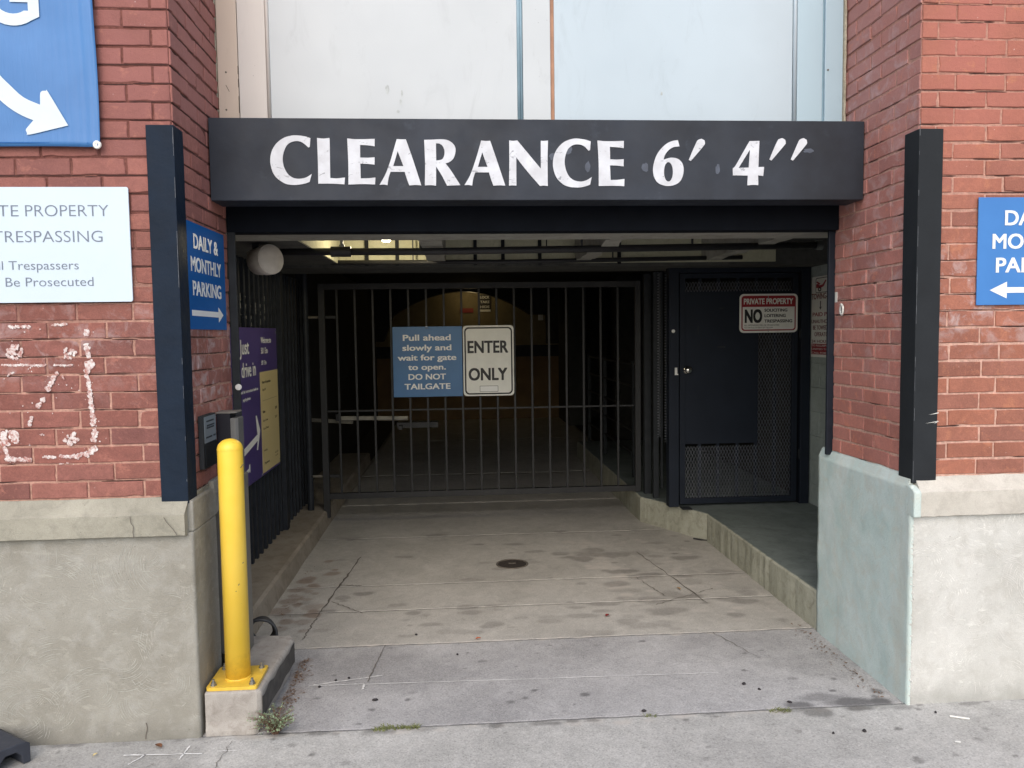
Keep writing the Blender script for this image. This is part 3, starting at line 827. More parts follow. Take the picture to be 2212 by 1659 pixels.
LET = [[[(0.461,2.479),(0.439,2.486),(0.414,2.49),(0.386,2.491),(0.358,2.486),(0.333,2.475),(0.308,2.455),(0.29,2.43),(0.28,2.402),(0.277,2.374),(0.28,2.35),(0.288,2.322),(0.303,2.3),(0.324,2.283),(0.348,2.271),(0.379,2.267),(0.407,2.269),(0.432,2.274),(0.452,2.281),(0.462,2.317),(0.455,2.312),(0.436,2.301),(0.414,2.296),(0.392,2.296),(0.371,2.303),(0.353,2.319),(0.34,2.343),(0.334,2.368),(0.334,2.393),(0.341,2.421),(0.354,2.446),(0.373,2.46),(0.395,2.465),(0.416,2.463),(0.434,2.452),(0.45,2.437),(0.457,2.439)]],[[(0.491,2.48),(0.519,2.477),(0.547,2.48),(0.548,2.456),(0.546,2.299),(0.576,2.297),(0.613,2.301),(0.61,2.27),(0.551,2.273),(0.491,2.273),(0.492,2.375)]],[[(0.628,2.478),(0.662,2.475),(0.706,2.475),(0.753,2.477),(0.752,2.443),(0.724,2.447),(0.686,2.449),(0.685,2.392),(0.717,2.391),(0.751,2.393),(0.75,2.36),(0.716,2.363),(0.685,2.364),(0.685,2.297),(0.721,2.298),(0.752,2.301),(0.75,2.269),(0.701,2.271),(0.628,2.269),(0.63,2.375)]],[[(0.854,2.476),(0.875,2.475),(0.896,2.475),(0.925,2.388),(0.963,2.265),(0.935,2.267),(0.907,2.265),(0.897,2.294),(0.887,2.327),(0.822,2.327),(0.812,2.297),(0.807,2.266),(0.789,2.269),(0.77,2.267),(0.797,2.313),(0.82,2.369),(0.84,2.432)],[(0.857,2.421),(0.835,2.353),(0.882,2.353)]],[[(0.98,2.473),(1.015,2.474),(1.053,2.476),(1.085,2.473),(1.11,2.459),(1.123,2.439),(1.123,2.414),(1.113,2.388),(1.096,2.373),(1.077,2.366),(1.102,2.332),(1.144,2.266),(1.116,2.265),(1.082,2.264),(1.057,2.313),(1.033,2.351),(1.031,2.264),(1.005,2.266),(0.979,2.265),(0.982,2.363)],[(1.034,2.457),(1.05,2.456),(1.065,2.445),(1.073,2.423),(1.07,2.398),(1.058,2.383),(1.034,2.379)]],[[(1.244,2.471),(1.265,2.469),(1.286,2.47),(1.315,2.384),(1.354,2.264),(1.326,2.265),(1.298,2.264),(1.288,2.292),(1.278,2.325),(1.214,2.325),(1.204,2.295),(1.199,2.264),(1.182,2.267),(1.163,2.266),(1.189,2.31),(1.211,2.366),(1.231,2.427)],[(1.248,2.417),(1.227,2.35),(1.272,2.35)]],[[(1.375,2.472),(1.392,2.47),(1.413,2.472),(1.469,2.405),(1.522,2.342),(1.523,2.471),(1.539,2.47),(1.557,2.472),(1.554,2.37),(1.554,2.262),(1.535,2.264),(1.517,2.262),(1.461,2.326),(1.407,2.394),(1.406,2.264),(1.389,2.265),(1.371,2.264),(1.374,2.37)]],[[(1.759,2.469),(1.736,2.476),(1.712,2.48),(1.684,2.482),(1.657,2.476),(1.632,2.465),(1.608,2.444),(1.591,2.419),(1.582,2.391),(1.579,2.363),(1.582,2.338),(1.591,2.31),(1.606,2.288),(1.627,2.27),(1.652,2.259),(1.683,2.255),(1.71,2.256),(1.735,2.261),(1.755,2.269),(1.763,2.305),(1.757,2.3),(1.738,2.289),(1.717,2.283),(1.695,2.284),(1.674,2.291),(1.655,2.307),(1.642,2.332),(1.636,2.357),(1.635,2.382),(1.641,2.41),(1.653,2.435),(1.672,2.45),(1.693,2.455),(1.715,2.452),(1.733,2.442),(1.748,2.426),(1.756,2.429)]],[[(1.791,2.473),(1.826,2.47),(1.87,2.47),(1.917,2.472),(1.916,2.438),(1.888,2.442),(1.85,2.444),(1.851,2.386),(1.882,2.385),(1.916,2.387),(1.915,2.353),(1.882,2.357),(1.85,2.358),(1.853,2.29),(1.888,2.291),(1.919,2.295),(1.918,2.261),(1.869,2.263),(1.796,2.262),(1.796,2.369)]],[[(2.176,2.476),(2.15,2.472),(2.124,2.461),(2.097,2.438),(2.076,2.41),(2.063,2.378),(2.056,2.342),(2.059,2.313),(2.068,2.291),(2.087,2.272),(2.124,2.262),(2.157,2.266),(2.184,2.281),(2.199,2.307),(2.204,2.336),(2.2,2.362),(2.187,2.381),(2.167,2.392),(2.14,2.394),(2.114,2.387),(2.107,2.385),(2.114,2.407),(2.131,2.429),(2.154,2.443),(2.184,2.447)],[(2.152,2.328),(2.15,2.308),(2.144,2.292),(2.135,2.283),(2.126,2.283),(2.117,2.292),(2.111,2.308),(2.109,2.328),(2.111,2.348),(2.117,2.364),(2.126,2.373),(2.135,2.373),(2.144,2.364),(2.15,2.348)]],[[(2.229,2.384),(2.239,2.379),(2.3,2.449),(2.307,2.462),(2.304,2.476),(2.29,2.483),(2.273,2.477),(2.263,2.461),(2.24,2.41)]],[[(2.524,2.473),(2.572,2.474),(2.568,2.351),(2.596,2.352),(2.592,2.309),(2.567,2.312),(2.568,2.266),(2.542,2.267),(2.514,2.265),(2.516,2.311),(2.443,2.312),(2.443,2.345),(2.457,2.359),(2.491,2.417)],[(2.526,2.433),(2.471,2.347),(2.521,2.349)]],[[(2.622,2.387),(2.632,2.382),(2.694,2.453),(2.701,2.465),(2.698,2.48),(2.683,2.487),(2.666,2.482),(2.656,2.465),(2.633,2.414)]],[[(2.727,2.387),(2.738,2.382),(2.799,2.453),(2.807,2.466),(2.804,2.48),(2.789,2.488),(2.772,2.482),(2.762,2.466),(2.739,2.414)]]]
for loops in LET:
    me = shape2d([smooth_loop(l) for l in loops], .003, PLANE('y', BY - .0005))
    link("letter", me, M_letter, beam)
M_ghost = plain("patch of greyer paint", lin(72, 79, 92), .6, var=.25, sc=30)
mb = MB(); rg = random.Random(8)
def patch(cx, cz, rx, rz, y):
    n = 14; mb.add([(cx + rx * rg.uniform(.6, 1.05) * math.cos(6.283 * k / n), y, cz + rz * rg.uniform(.6, 1.05) * math.sin(6.283 * k / n)) for k in range(n)], [tuple(range(n))])
for cx, cz, rx, rz in ((.645, 2.37, .012, .05), (1.645, 2.43, .035, .022), (1.58, 2.40, .02, .02), (1.6, 2.35, .018, .03), (1.66, 2.465, .02, .012), (2.815, 2.43, .03, .012), (1.745, 2.35, .014, .03), (2.02, 2.35, .02, .022), (2.37, 2.34, .012, .03)):
    patch(cx, cz, rx, rz, BY - .0012)
mb.build("touch_up_paint", M_ghost, beam)

M_hdr = plain("black header paint", lin(20, 23, 29), .85, var=.2, spec=.08)
# steel frame behind the beam
fr = thing("steel_door_frame", "black steel frame with two thin posts and a deep header behind the beam", "door frame", (XR / 2, .75, .9))
MB().box(.0, XR - .0, .692, .80, 2.085, 2.56).build("header", M_hdr, fr, .003)
MB().box(.0, .038, .692, .708, -.10, 2.085).build("post", M_black2, fr, .003)
MB().box(XR - .030, XR + .008, .738, .758, .905, 2.085).build("post", M_steel, fr, .003)
tag(MB().lathe([(.001, .001), (.014, 0), (.016, -.004), (.016, -.006)], (.030, .686, 1.325), 16, Matrix.Rotation(R(90), 3, 'X')).build("reflector", M_white), "small white round reflector on the left black frame post", "reflector")

# white sheet panels above the beam, warm-to-cool light put into the board colours
PY = .64
pw = thing("panel_wall", "tall white painted sheet panels with trim strips above the dark beam", "wall panel", (XR / 2, .7, 2.57))
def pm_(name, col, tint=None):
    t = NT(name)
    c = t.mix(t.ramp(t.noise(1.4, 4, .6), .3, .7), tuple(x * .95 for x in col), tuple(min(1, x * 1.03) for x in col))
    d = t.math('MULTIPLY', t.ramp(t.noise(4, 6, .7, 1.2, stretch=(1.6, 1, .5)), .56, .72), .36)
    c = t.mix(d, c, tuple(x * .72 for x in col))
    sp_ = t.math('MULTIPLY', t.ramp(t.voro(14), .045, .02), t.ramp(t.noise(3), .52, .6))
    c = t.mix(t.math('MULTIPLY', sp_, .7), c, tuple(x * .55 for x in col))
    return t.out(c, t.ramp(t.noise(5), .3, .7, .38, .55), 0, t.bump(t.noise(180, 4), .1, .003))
M_pbeige = pm_("beige lit white", lin(200, 184, 168)); M_pwarm = pm_("warm white", lin(204, 198, 192)); M_pwhite = pm_("cool white", lin(190, 196, 199))
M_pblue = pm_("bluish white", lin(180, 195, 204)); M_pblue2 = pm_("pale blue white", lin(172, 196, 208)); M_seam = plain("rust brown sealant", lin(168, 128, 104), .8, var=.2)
M_seamb = plain("blue grey bead paint", lin(140, 168, 182), .5, var=.1); M_caulk = concrete_mat("dirty caulk", lin(168, 160, 140), lin(196, 190, 172), lin(110, 100, 84), pits=.8, scale=3)
ZT = 3.9
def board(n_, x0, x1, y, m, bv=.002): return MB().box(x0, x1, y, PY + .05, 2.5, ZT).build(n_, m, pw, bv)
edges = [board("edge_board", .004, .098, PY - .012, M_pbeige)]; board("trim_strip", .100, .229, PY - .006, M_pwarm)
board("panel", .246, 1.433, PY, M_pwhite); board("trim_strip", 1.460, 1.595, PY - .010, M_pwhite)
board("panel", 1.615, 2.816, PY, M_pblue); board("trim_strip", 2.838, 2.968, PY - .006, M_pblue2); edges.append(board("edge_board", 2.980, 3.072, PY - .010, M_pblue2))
MB().tube([(.238, PY - .001, 2.5), (.238, PY - .001, ZT)], .009, 10).build("bead", M_pwarm, pw, smooth=True)
MB().tube([(1.440, PY + .002, 2.5), (1.440, PY + .002, ZT)], .009, 10).build("bead", M_seamb, pw, smooth=True)
MB().tube([(1.453, PY - .002, 2.5), (1.453, PY - .002, ZT)], .006, 10).build("bead", M_seamb, pw, smooth=True)
MB().tube([(2.827, PY - .001, 2.5), (2.827, PY - .001, ZT)], .010, 10).build("bead", M_pblue, pw, smooth=True)
MB().box(1.596, 1.6145, PY + .004, PY + .05, 2.5, ZT).build("seam", M_seam, pw)
MB().box(2.9685, 2.9795, PY + .006, PY + .05, 2.5, ZT).build("seam", M_seamb, pw)
for x in (-.006, 3.083):
    mb = MB(); nz = 120; vs_ = []
    for j in range(nz + 1):
        z = 2.5 + 1.4 * j / nz
        w = .009 + .004 * mnoise.noise(Vector((x, z * 30, 1))); y_ = PY - .014 + .006 * mnoise.noise(Vector((x, z * 22, 6)))
        vs_ += [(x - w, y_ + .02, z), (x - w * .4, y_, z), (x + w * .5, y_, z), (x + w, y_ + .02, z)]
    mb.add(vs_, [(j * 4 + k, j * 4 + k + 1, j * 4 + k + 5, j * 4 + k + 4) for j in range(nz) for k in range(3)])
    mb.build("caulk", M_caulk, pw)
mb = MB()
for x, z in ((.042, 2.83), (.038, 2.655), (2.995, 2.87)): MB().lathe([(.0005, .001), (.0045, .001), (.005, -.002)], (x, PY - .0125, z), 10, Matrix.Rotation(R(90), 3, 'X')).build("nail_hole", M_crack, edges[x > 1])
mb = MB(); rg = random.Random(2)
for cx, cz, rx, rz in ((.85, 2.655, .008, .01), (.865, 2.70, .008, .016), (.80, 2.76, .01, .03), (.87, 2.74, .006, .02), (2.15, 2.75, .006, .012)): patch(cx, cz, rx, rz, PY - .0008)
mb.build("scuff", plain("grey scuff", lin(176, 182, 182), .6, var=.2, sc=60), pw)
mb = MB()
strip2 = lambda pts, w, y: [mb.add([(p[0] - w / 2, y, p[1]), (p[0] + w / 2, y, p[1]), (q[0] + w / 2, y, q[1]), (q[0] - w / 2, y, q[1])], [(0, 1, 2, 3)]) for p, q in zip(pts, pts[1:])]
for z0, z1 in ((2.64, 2.72), (2.76, 2.80), (2.82, 2.86)): strip2([(.0985, z0), (.0985, z1)], .003, PY - .0135)
strip2([(.04, 2.77), (.055, 2.74)], .003, PY - .0135)
mb.build("split", M_crack, pw)
MB().box(-.3, XR + .3, PY + .052, .80, 2.565, 4.2).build("backing_wall", M_black2, pw)

# ------------------------------------------------------------------ interior shell
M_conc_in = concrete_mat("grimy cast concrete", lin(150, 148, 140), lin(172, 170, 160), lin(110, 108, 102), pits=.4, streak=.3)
M_conc_dk = concrete_mat("soot dark concrete", lin(74, 74, 72), lin(92, 92, 88), lin(50, 50, 50), pits=.3)  # darker concrete for the cross and side beams
M_kerb = concrete_mat("pale kerb concrete", lin(158, 158, 142), lin(180, 180, 164), lin(110, 108, 92), pits=.6, streak=.5, scale=1.5)
M_kerbL = concrete_mat("tan kerb concrete", lin(146, 137, 123), lin(166, 157, 143), lin(112, 100, 86), pits=.4)
M_walkin = concrete_mat("slate grey walkway paint", lin(108, 117, 114), lin(128, 137, 134), lin(86, 95, 93), pits=.3)
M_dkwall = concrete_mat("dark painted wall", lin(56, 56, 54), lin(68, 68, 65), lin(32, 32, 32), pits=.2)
M_tan = concrete_mat("tan painted back wall", lin(120, 110, 84), lin(132, 122, 94), lin(102, 92, 70), pits=.2)
M_brown = plain("brown dado paint", lin(120, 96, 62), .7, var=.2, sc=4)

gc = thing("garage_ceiling", "grimy concrete garage ceiling with deep bays between its beams", "ceiling", (1.8, 2, 2.1))
def ragged_beam(name, x0, x1, y0, y1, z0, z1, m, amp=.012, sd=0):
    n_ = 90; P = [(0, 0), (0, 1), (1, 1), (1, 0)]; vs_ = []
    for i in range(n_ + 1):
        x = x0 + (x1 - x0) * i / n_
        j0 = amp * (mnoise.noise(Vector((x * 3, sd, 1))) + .5 * mnoise.noise(Vector((x * 13, sd, 2)))); j1 = amp * (mnoise.noise(Vector((x * 3.4, sd, 5))) + .6 * mnoise.noise(Vector((x * 11, sd, 9))))
        vs_ += [(x, y0 + j0, z0), (x, y0 + j0, z1), (x, y1 + j1, z1), (x, y1 + j1, z0)]
    f_ = [(i * 4 + k, i * 4 + (k + 1) % 4, i * 4 + 4 + (k + 1) % 4, i * 4 + 4 + k) for i in range(n_) for k in range(4)] + [(0, 1, 2, 3), (n_ * 4 + 3, n_ * 4 + 2, n_ * 4 + 1, n_ * 4)]
    return MB().add(vs_, f_).build(name, m, gc)
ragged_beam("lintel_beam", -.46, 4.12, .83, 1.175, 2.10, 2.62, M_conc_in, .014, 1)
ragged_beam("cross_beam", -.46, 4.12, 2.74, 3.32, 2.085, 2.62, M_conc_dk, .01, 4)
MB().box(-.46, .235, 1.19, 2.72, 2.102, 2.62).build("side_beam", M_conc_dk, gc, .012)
M_lining = concrete_mat("pale added bay lining", lin(188, 186, 160), lin(204, 202, 178), lin(160, 156, 130), pits=.4, streak=.4)  # pale yellowish lining added so the bay looks lit
MB().box(.2365, 3.6, 2.705, 2.722, 2.105, 2.62).build("bay_lining", M_lining, gc)
MB().box(.2365, .25, 1.19, 2.704, 2.105, 2.62).build("bay_side_lining", M_lining, gc)
for x0, x1, sd in ((.905, 1.04, 1), (2.02, 2.13, 5), (3.02, 3.12, 8)):
    mb = MB(); n_ = 30; vs_ = []
    for i in range(n_ + 1):
        y = 1.20 + 1.52 * i / n_
        a_ = .022 * mnoise.noise(Vector((y * 5, sd, 0))); b_ = .022 * mnoise.noise(Vector((y * 5, sd, 4)))
        zz = 2.115 + .02 * mnoise.noise(Vector((y * 6, sd, 2)))
        vs_ += [(x0 + a_, y, zz), (x0 + a_, y, 2.62), (x1 + b_, y, 2.62), (x1 + b_, y, zz)]
    mb.add(vs_, [(i * 4 + k, i * 4 + (k + 1) % 4, i * 4 + 4 + (k + 1) % 4, i * 4 + 4 + k) for i in range(n_) for k in range(4)] + [(0, 1, 2, 3), (n_ * 4 + 3, n_ * 4 + 2, n_ * 4 + 1, n_ * 4)])
    mb.build("bay_divider", M_conc_in, gc)
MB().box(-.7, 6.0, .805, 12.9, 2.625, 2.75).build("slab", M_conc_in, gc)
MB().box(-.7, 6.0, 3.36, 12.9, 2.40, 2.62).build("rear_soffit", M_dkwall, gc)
mb = MB()
for x in (.44, .665, 1.25, 1.46, 1.74, 2.35): pass
for i, x in enumerate((.44, .665, 1.25, 1.46, 1.74, 2.35)):
    MB().box(x, x + .026, 2.68, 2.702, 2.092, 2.60).build("hanger_strap", M_black, gc)

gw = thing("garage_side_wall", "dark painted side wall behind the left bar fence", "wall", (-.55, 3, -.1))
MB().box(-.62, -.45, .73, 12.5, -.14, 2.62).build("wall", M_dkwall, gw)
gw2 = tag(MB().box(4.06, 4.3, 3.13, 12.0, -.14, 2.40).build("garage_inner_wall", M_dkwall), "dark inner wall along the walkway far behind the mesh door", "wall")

# right block wall with its mortar joints
bw = thing("block_wall", "grey painted concrete block wall beside the mesh door", "wall", (4.2, 2, -.1))
M_cmu = concrete_mat("grey block paint", lin(150, 160, 156), lin(168, 178, 174), lin(132, 140, 132), pits=.5, scale=2)
mb = MB()
for k in range(14):
    z0 = -.1 + .2 * k
    off = .2 * (k % 2)
    for i in range(-1, 9):
        y0 = .86 + off + .4 * i; y1 = y0 + .392
        y0 = max(y0, .80); y1 = min(y1, 3.12)
        if y1 - y0 > .03: mb.box(4.035 + random.uniform(-.0015, .0015), 4.25, y0, y1, z0 + .004, min(z0 + .196, 2.615))
mb.build("blocks", M_cmu, bw, .003)
MB().box(4.042, 4.3, .80, 3.12, -.12, 2.615).build("block_mortar", M_cmu, bw)
MB().box(3.11, 4.04, .745, .79, .9, 2.615).box(4.04, 4.9, .745, .79, 0, 2.615).build("end_wall", M_dkwall, bw)

# left kerb and the raised walkway on the right
mb = MB()
prof = [(-.452, -.13), (-.452, .035), (-.075, .035), (-.055, .022), (-.042, -.13)]
n_ = 70; vs_ = []
for i in range(n_ + 1):
    y = .80 + 6.2 * i / n_
    for k, (x, z) in enumerate(prof):
        j = .006 * mnoise.noise(Vector((y * 3, k * 2.2, 3))) + .003 * mnoise.noise(Vector((y * 14, k * 2.2, 3)))
        vs_.append((x + (j if k >= 2 else 0), y, z + (j if 0 < k < 4 else 0)))
n = 5
kl = struct(mb.add(vs_, [(i * n + k, (i + 1) * n + k, (i + 1) * n + (k + 1) % n, i * n + (k + 1) % n) for i in range(n_) for k in range(n)] + [tuple(range(n)), tuple(n_ * n + k for k in range(n - 1, -1, -1))]).build("kerb", M_kerbL))
pts = [(XR + .02, .845), (4.104, .845), (4.104, 7.0), (2.69, 7.0), (2.70, 3.45), (2.745, 3.36), (3.072, 2.74), (3.078, .845)]
def ragged(a, b, n_, amp, sd):
    return [(a[0] + (b[0] - a[0]) * i / n_ + (amp * mnoise.noise(Vector((a[0] + i * .37, a[1] + i * .61, sd))) if 0 < i < n_ else 0), a[1] + (b[1] - a[1]) * i / n_) for i in range(n_)]
edge = ragged((2.69, 7.0), (2.70, 3.45), 20, .012, 1) + ragged((2.70, 3.45), (2.745, 3.36), 3, .006, 2) + ragged((2.745, 3.36), (3.072, 2.74), 14, .010, 3) + ragged((3.072, 2.74), (3.08, .862), 40, .008, 4) + [(3.08, .862)]
mb = MB(); N = len(edge)
low = [(x, y, -.13) for x, y in edge]; top = [(x + .001, y, .108) for x, y in edge]; t2 = [(x + .012, y, .121) for x, y in edge]; inn = [(4.104, y, .121) for x, y in edge]
mb.add(low + top + t2, [(r_ * N + i, r_ * N + i + 1, (r_ + 1) * N + i + 1, (r_ + 1) * N + i) for r_ in range(2) for i in range(N - 1)] +
       [(0, N, 2 * N), (N - 1, 3 * N - 1, 2 * N - 1)])
wk = struct(mb.build("walkway_kerb", M_kerb))
mb = MB()
q2 = [(x + .010, y, .1205 + .002 * mnoise.noise(Vector((x * 4, y * 4, 1)))) for x, y in edge]; q3 = [(4.106, y, .122) for x, y in edge]
low_ = [(x + .012, y, -.12) for x, y in edge]; low3 = [(4.106, y, -.12) for x, y in edge]
mb.add(q2 + q3 + low_ + low3, [(i, i + 1, N + i + 1, N + i) for i in range(N - 1)] + [(2 * N + i, 2 * N + i + 1, i + 1, i) for i in range(N - 1)] + [(0, N, 3 * N, 2 * N), (N - 1, 2 * N - 1, 4 * N - 1, 3 * N - 1)])
wy = struct(mb.build("walkway", M_walkin))

# back wall with its arched shadow plate and signs, seen through the gate
rw = thing("back_wall", "tan back wall of the garage with a brown lower band", "wall", (2, 12.2, -.1))
MB().box(-.62, 4.3, 12.02, 12.3, -.14, 2.62).build("core", M_dkwall, rw)
MB().box(-.62, 3.12, 12.0, 12.019, 1.341, 2.3995).build("wall", M_tan, rw)
MB().box(-.62, 3.12, 11.97, 12.019, 1.116, 1.34).build("bumper_band", M_black2, rw)
MB().box(-.62, 3.12, 12.0, 12.019, -.1, 1.1155).build("dado", M_brown, rw)
MB().box(2.85, 3.11, 11.94, 11.99, 1.36, 2.38).build("dark_door", M_dkwall, rw)
ab = []
def arch(x0, x1, zs, zt, n_=20): return [(x0 + (x1 - x0) * k / n_, zs + (zt - zs) * math.sin(math.pi * k / n_) ** .8) for k in range(n_ + 1)]
mb = MB()
poly = [(-.62, 2.41), (-.62, 1.45)] + [(-.25, 1.45)] + arch(-.2, 2.62, 1.80, 2.36)[1:-1] + [(2.66, 1.92), (2.86, 1.92), (2.87, 2.38)] + [(3.12, 2.38), (3.12, 2.41)]
mb.prism(poly, 'y', 11.3, 11.6)
tag(mb.build("arched_shadow_plate", M_dkwall), "dark arched plate in the shape of the shadow on the far tan wall", "beam")  # solid plate stands in for the arched shadow on the wall
pc = MB().box(3.1, 3.42, 10.6, 12.3, -.1, 2.40).build("column", concrete_mat("grey column", lin(70, 72, 70), lin(80, 82, 80), lin(56, 58, 56)))
tag(pc, "grey square column at the right end of the far tan wall", "column")
tag(MB().box(3.45, 6.0, 8.2, 8.4, -.1, 2.40).build("partition_wall", M_dkwall), "dark partition wall deep inside the garage on the right", "wall")
s_ = thing("notice_sign", "small dark sign reading LOCK TAKE HIDE on the far tan wall", "sign", (1.66, 11.98, 2.0))
MB().box(1.555, 1.775, 11.975, 11.998, 2.045, 2.325).build("plate", plain("dark sign", lin(34, 30, 28), .5), s_)
MB().box(1.555, 1.775, 11.975, 11.998, 2.0, 2.042).build("footer", M_white, s_)
lettering("lettering", [("LOCK", 1.575, 1.755, 2.255, .05), ("TAKE", 1.575, 1.755, 2.165, .05), ("HIDE", 1.575, 1.755, 2.07, .05)], PLANE('y', 11.9745), M_white, s_, heavy=.02)
tag(MB().box(1.18, 1.44, 11.975, 11.998, 1.985, 2.07).build("red_label", plain("dull red", lin(130, 40, 34), .6)), "small dull red label on the far tan wall", "label")
tag(MB().box(2.62, 2.78, 11.97, 11.998, 2.02, 2.29).build("notice", plain("grey paper", lin(120, 116, 104), .7)), "pale square notice beside the dark far door", "notice", "notices beside the far door")
tag(MB().box(2.70, 2.80, 11.962, 11.969, 1.82, 1.99).build("notice", M_white), "small white notice below the other notices beside the far door", "notice", "notices beside the far door")
tag(MB().box(2.80, 2.845, 11.95, 11.998, 2.0, 2.34).build("notice", M_white), "narrow bright notice at the edge of the dark far door", "notice", "notices beside the far door")

# lamps
M_bulb = emissive("lamp glow", (1.0, .93, .68), 30)
lp = thing("ceiling_lamp", "small glowing round lamp in the lit ceiling bay", "lamp", (.65, 2.1, 2.2))
MB().lathe([(.001, -.036), (.02, -.034), (.034, -.022), (.038, 0), (.03, .02)], (.65, 2.1, 2.235), 20).build("bulb", M_bulb, lp, smooth=True)
MB().lathe([(.048, .018), (.05, .05), (.02, .08), (.012, .385)], (.65, 2.1, 2.235), 20).build("holder", M_galv, lp)
def lamp(name, loc, power, col, r):
    d = bpy.data.lights.new(name, 'POINT'); d.energy = power; d.color = col; d.shadow_soft_size = r
    o = bpy.data.objects.new(name, d); COL.objects.link(o); o.location = loc; return o
l1 = lamp("ceiling_lamp_light", (.65, 2.1, 2.17), 7., (1.0, .86, .58), .03)
fx = thing("strip_lamp", "strip lamp hidden behind the dark arched plate at the far wall", "lamp", (1.4, 11.75, 2.38))
MB().box(1.0, 1.8, 11.70, 11.80, 2.3955, 2.3995).build("tray", M_galv, fx)
MB().tube([(1.03, 11.75, 2.385), (1.77, 11.75, 2.385)], .010, 10).build("tube", emissive("tube glow", (1, .82, .5), 1.5), fx)
l2 = lamp("strip_lamp_light", (1.4, 11.5, 2.30), 1.9, (1.0, .74, .36), .12)

# ceiling pipes
M_pipe = plain("dark painted pipe", lin(44, 44, 46), .5, .1, var=.2, sc=20)
M_cond = plain("bright steel conduit", lin(190, 196, 198), .3, .7, var=.1, sc=30)
pp = thing("sprinkler_pipe", "dark sprinkler pipe running across the entrance under the ceiling bays", "pipe", (1.7, 1.6, 2.085))
MB().tube([(.02, 1.6, 2.085), (.9, 1.6, 2.081), (3.43, 1.6, 2.106)], .022, 14).build("pipe", M_pipe, pp, smooth=True); pipe_ = [o for o in pp.children][0]
MB().tube([(.36, 1.6, 2.083), (.48, 1.6, 2.083)], .032, 14).build("coupling", M_pipe, pipe_)
MB().lathe([(.018, 2.08), (.018, 2.125), (.011, 2.13), (.011, 2.15), (.022, 2.152), (.022, 2.158), (.006, 2.17), (.006, 2.19), (.02, 2.192), (.02, 2.196)], (.425, 1.6, 0), 12).build("sprinkler_head", M_galv, pipe_)
MB().tube([(3.40, 1.6, 2.106), (3.44, 1.6, 2.106)], .03, 14).build("flange", M_galv, pipe_)
for x in (.9, 1.9, 2.6): MB().bar((x, 1.6, 2.09), (x, 1.6, 2.62), .012).build("hanger_rod", M_pipe, pp)
cp = thing("conduit", "thin bright conduit running just below the dark sprinkler pipe", "pipe", (1.7, 1.78, 2.09))
MB().tube([(.5, 1.78, 2.088), (1.2, 1.78, 2.094), (2.2, 1.78, 2.104)], .0065, 10).build("tube", M_cond, cp, smooth=True)
for x in (.9, 1.7, 2.15): MB().bar((x, 1.78, 2.093), (x, 1.78, 2.62), .008).build("hanger_rod", M_pipe, cp)
dp = thing("drain_pipe", "dark pipe hung along the front of the rear ceiling beam", "pipe", (1.5, 2.6, 2.1))
MB().tube([(.2, 2.62, 2.112), (1.5, 2.62, 2.108), (3.3, 2.62, 2.13)], .017, 12).build("pipe", M_pipe, dp, smooth=True)
for x in (.8, 2.3): MB().bar((x, 2.62, 2.11), (x, 2.62, 2.62), .01).build("hanger_rod", M_pipe, dp)

# ------------------------------------------------------------------ left bar fence with its parking board
FX = -.30
fe = thing("bar_fence", "tall dark steel bar fence standing on the left kerb", "fence", (FX, 2.6, .03))
M_bar = plain("worn dark bar paint", lin(44, 47, 52), .5, .0, var=.25, sc=16, bump=.15, spec=.2)
M_chip = plain("chipped grey edge", lin(150, 150, 148), .7, var=.3, sc=60)
rg = random.Random(4)
for k in range(23):
    y = 1.05 + .1275 * k
    MB().box(FX - .012, FX + .012, y - .019, y + .019, .02 + rg.uniform(0, .012), 2.098 if y < 2.72 else 2.08).build("bar", M_bar, fe, .0015)
for z in (1.86, .28): MB().box(FX - .055, FX - .028, .98, 4.06, z, z + .04).build("rail", M_black, fe, .002)
MB().box(FX - .03, FX + .045, 2.98, 3.06, .028, 2.083).build("post", M_bar, fe, .003)
MB().box(FX - .03, FX + .05, 3.93, 4.01, .028, 2.39).build("post", M_bar, fe, .003)
mb = MB()
for k in range(7, 13):
    y = 1.05 + .1275 * k
    for j in range(5):
        z = rg.uniform(1.64, 1.82); mb.box(FX + .0115, FX + .0128, y + .012, y + .0192, z, z + rg.uniform(.02, .07))
mb.build("chipped_paint", M_chip, fe)

PX = -.262
pk = thing("parking_board", "purple and cream parking board reading Just drive in, fixed to the bar fence", "sign", (PX, 2.2, .59))
t = NT("purple print"); c = t.mix(t.ramp(t.noise(3, 4), .3, .7), lin(74, 62, 118), lin(82, 70, 128)); M_purp = t.out(c, .35)
M_cream = plain("cream print", lin(206, 190, 140), .4, var=.05, sc=5)
M_print = plain("white print", lin(232, 234, 232), .45, var=.03); M_ink = plain("dark ink", lin(74, 66, 52), .6)
bd = MB().box(PX - .012, PX, 1.40, 2.82, .595, 1.635).build("board", M_purp, pk, .003)
cp_ = MB().box(PX - .0001, PX + .0016, 2.287, 2.815, .612, 1.325).build("cream_panel", M_cream, pk)
Mx = PLANE('x', PX + .0006)
lettering("lettering", [("Just", 1.80, 2.025, 1.46, .102, .012), ("drive in", 1.83, 2.18, 1.31, .104, .012), ("Welcome to", 2.345, 2.64, 1.527, .046, .012), ("501 Elm", 2.34, 2.53, 1.453, .046, .012), ("501 Elm", 2.338, 2.485, 1.374, .033, .004),
                        ("Look for instructions inside to", 1.78, 2.225, 1.208, .021, .01), ("pay by phone", 1.84, 2.02, 1.158, .021, .01)], Mx, M_print, pk)
me = shape2d([[(1.62, .818), (2.17, .905), (2.14, 1.035), (2.165, 1.035), (2.245, .925), (2.168, .80), (2.143, .80), (2.17, .862), (1.62, .772)]], .0012, PLANE('x', PX + .0004))
link("arrow", me, M_print, bd)
